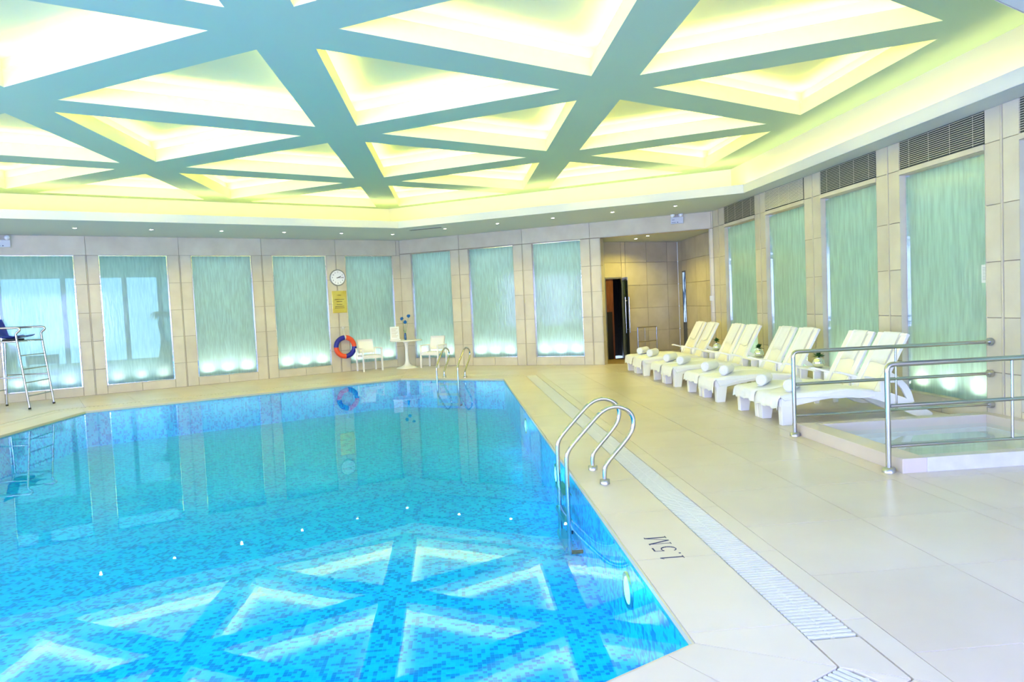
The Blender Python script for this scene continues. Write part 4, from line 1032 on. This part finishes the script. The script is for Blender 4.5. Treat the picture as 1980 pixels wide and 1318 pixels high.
b.build('print_lines', pm('tan_ink', (0.55, 0.45, 0.30), .7), ms, rot=(-.15, 0, 0))['kind'] = 'stuff'
B().box((-.15, -.05, 0), (.15, .07, .035)).build('base', 'white_resin', ms, bevel=.005)
fv = empty('flower_vase', (-1.395, 20.55, .808)); tag(fv, 'slim dark blue vase with three blue blooms on the round table', 'vase')
B().lathe([(0, 0), (.03, 0), (.036, .05), (.032, .14), (.024, .19), (.028, .20), (.02, .20), (0, .18)], 20).build('vase', 'vaseblue', fv)
for q, (dx, dy, z) in enumerate(((-.075, .0, .615), (.12, .02, .685), (0.015, -.01, .515))):
    B().tube([(0, 0, .15), (dx * .4, dy, .35), (dx, dy, z)], .004, 6).build('stem', 'leaf2', fv)
    random.seed(q); b = B()
    for r in range(60):
        a = random.uniform(0, 2 * PI); zz = random.uniform(-1, 1); rr = math.sqrt(1 - zz * zz); dd_ = Vector((rr * math.cos(a), rr * math.sin(a), zz)); s = dd_.cross(Vector((.3, .5, .8))).normalized() * .012; c = Vector((dx, dy, z))
        b.add([c + dd_ * .01, c + dd_ * .045 + s, c + dd_ * .058, c + dd_ * .045 - s], [(0, 1, 2, 3)])
    b.lathe([(0.0, -.04), (.03, -.028), (.042, 0), (.03, .028), (0, .04)], 10, (dx, dy, z)); b.build('bloom', 'bluebloom', fv)
for s in (-1, 1): B().add([(0, 0, .17), (s * .035, .0, .26), (s * .05, 0, .34), (s * .015, .005, .25)], [(0, 1, 2, 3)]).build('leaf', 'leaf2', fv)

# ------------------------------------------------------------------ lifeguard chair
lg = empty('lifeguard_chair', (-8.66, 15.08, 0)); tag(lg, 'tall steel lifeguard chair with blue seat at the left pool edge', 'lifeguard chair')
WD = 0.88
def fx(z): return -0.155 * z / 1.53
for y in (0, WD):
    B().tube([(fx(0), y, 0.02), (fx(1.3), y, 1.3), (fx(1.53), y, 1.50), (fx(1.53) + .01, y, 1.56), (-.08, y, 1.60), (-.065, y, 1.635), (-.10, y, 1.665), (-.22, y, 1.67), (-1.0, y, 1.67)], .022, 12, smoothpath=1).build('front_leg', 'chrome', lg)
    B().tube([(-.96, y, 0.02), (-.90, y, 1.40)], .021, 12).build('rear_leg', 'chrome', lg)
    B().tube([(-.90, y, 1.39), (fx(1.38), y, 1.39)], .019, 10).build('seat_rail', 'chrome', lg)
    B().tube([(-.93, y, .66), (fx(.66), y, .66)], .014, 8).build('side_brace', 'chrome', lg)
    B().tube([(-.92, y, 1.38), (-1.0, y, 1.67)], .018, 8).build('back_post', 'chrome', lg)
    B().lathe([(0.0, 0), (.026, 0), (.026, .035), (.0, .035)], 12, (0, y, 0)).build('rubber_foot', 'dark', lg); B().lathe([(0.0, 0), (.026, 0), (.026, .035), (.0, .035)], 12, (-.96, y, 0)).build('rubber_foot', 'dark', lg)
for z in (.266, .542, .818, 1.095): B().tube([(fx(z), 0, z), (fx(z), WD, z)], .013, 8).build('rung', 'chrome', lg)
for x_, z in ((-.9, 1.39), (fx(1.38), 1.39)): B().tube([(x_, 0, z), (x_, WD, z)], .017, 8).build('cross_bar', 'chrome', lg)
B().tube([(-.955, 0, .35), (-.955, WD, .35)], .013, 8).build('cross_bar', 'chrome', lg)
g = []
for u, z, x_ in ((0, 1.88, -.84), (.1, 1.80, -.80), (.25, 1.68, -.76), (.4, 1.54, -.72), (.5, 1.47, -.66), (.6, 1.45, -.56), (.8, 1.455, -.38), (.9, 1.475, -.22), (1, 1.485, -.15)):
    g.append([(x_ + .05 * (q / 4) ** 2 * (1 if u < .5 else 0), WD / 2 + q * .052, z + (.035 * (abs(q) / 4) ** 2 if u > .45 else -.03 * (q / 4) ** 2)) for q in range(-4, 5)])
B().sheet(g, .012).build('bucket_seat', 'blue_seat', lg)
B().box((-.62, WD / 2 - .12, 1.395), (-.32, WD / 2 + .12, 1.44)).build('seat_bracket', 'dark', lg)

# ------------------------------------------------------------------ things seen through the clear panes
def through(t, d, z=0): return wall_point('wall_left', t, d, z)
pt = empty('potted_tree', through(2.78, 1.0), A1); tag(pt, 'tall drooping plant in a green urn behind the second glass pane', 'plant')
B().lathe([(0, 0), (.14, 0), (.20, .2), (.22, .45), (.17, .72), (.12, .95), (.09, 1.12), (.12, 1.15), (.09, 1.15), (0, 1.10)], 20).build('urn', 'planter', pt)
B().tube([(0, 0, 1.1), (-.08, 0, 1.35), (-.12, 0, 1.6), (-.06, 0, 1.8)], .018, 6).build('trunk', 'planter', pt)
random.seed(3); b = B()
for q in range(40):
    a = random.uniform(0, 2 * PI); L_ = random.uniform(.2, .36); c = Vector((-.06, 0, 1.82)); d = Vector((math.cos(a), math.sin(a), 0)); s = Vector((-math.sin(a), math.cos(a), 0)) * .014
    P = [c + d * L_ * f_ + Vector((0, 0, .16 * math.sin(f_ * 2.6) - .22 * f_ * f_)) for f_ in (0, .35, .7, 1)]
    b.add([P[0] - s, P[0] + s, P[1] + s, P[1] - s, P[2] + s, P[2] - s, P[3]], [(0, 1, 2, 3), (3, 2, 4, 5), (5, 4, 6)])
b.build('foliage', 'planter', pt)['kind'] = 'stuff'
lc = empty('lounge_chair', through(0.12, 2.2), A1); tag(lc, 'low square chair seen through the left pane, right of the lifeguard chair', 'chair')
B().box((-.35, -.3, .72), (.35, -.24, .95)).build('backrest', 'planter', lc); B().box((-.33, -.24, .42), (.33, .3, .50)).build('seat', 'planter', lc)
for sx in (-1, 1):
    for sy in (-1, 1): B().box((sx * .31 - .025, sy * .26 - .025, 0), (sx * .31 + .025, sy * .26 + .025, .72 if sy < 0 else .42)).build('leg', 'planter', lc)
gc = empty('garden_chair', through(-.62, 0.75), A1); tag(gc, 'pale green bucket chair seen through the glass behind the lifeguard chair', 'chair')
B().sheet([[(q * .06, .0 + .10 * (q / 4) ** 2 - (.0), z - .10 * (q / 4) ** 2 * (1 if z > .9 else 0)) for q in range(-4, 5)] for z in (.45, .6, .8, 1.0, 1.2, 1.32)], .02).build('shell', pm('pale_green', (0.35, 0.60, 0.42), .5), gc)
B().box((-.24, -.42, .43), (.24, .02, .46)).build('seat', 'planter', gc)
for sx in (-1, 1):
    for yy in (-.40, -.02): B().box((sx * .21 - .015, yy - .015, 0), (sx * .21 + .015, yy + .015, .43)).build('leg', 'planter', gc)
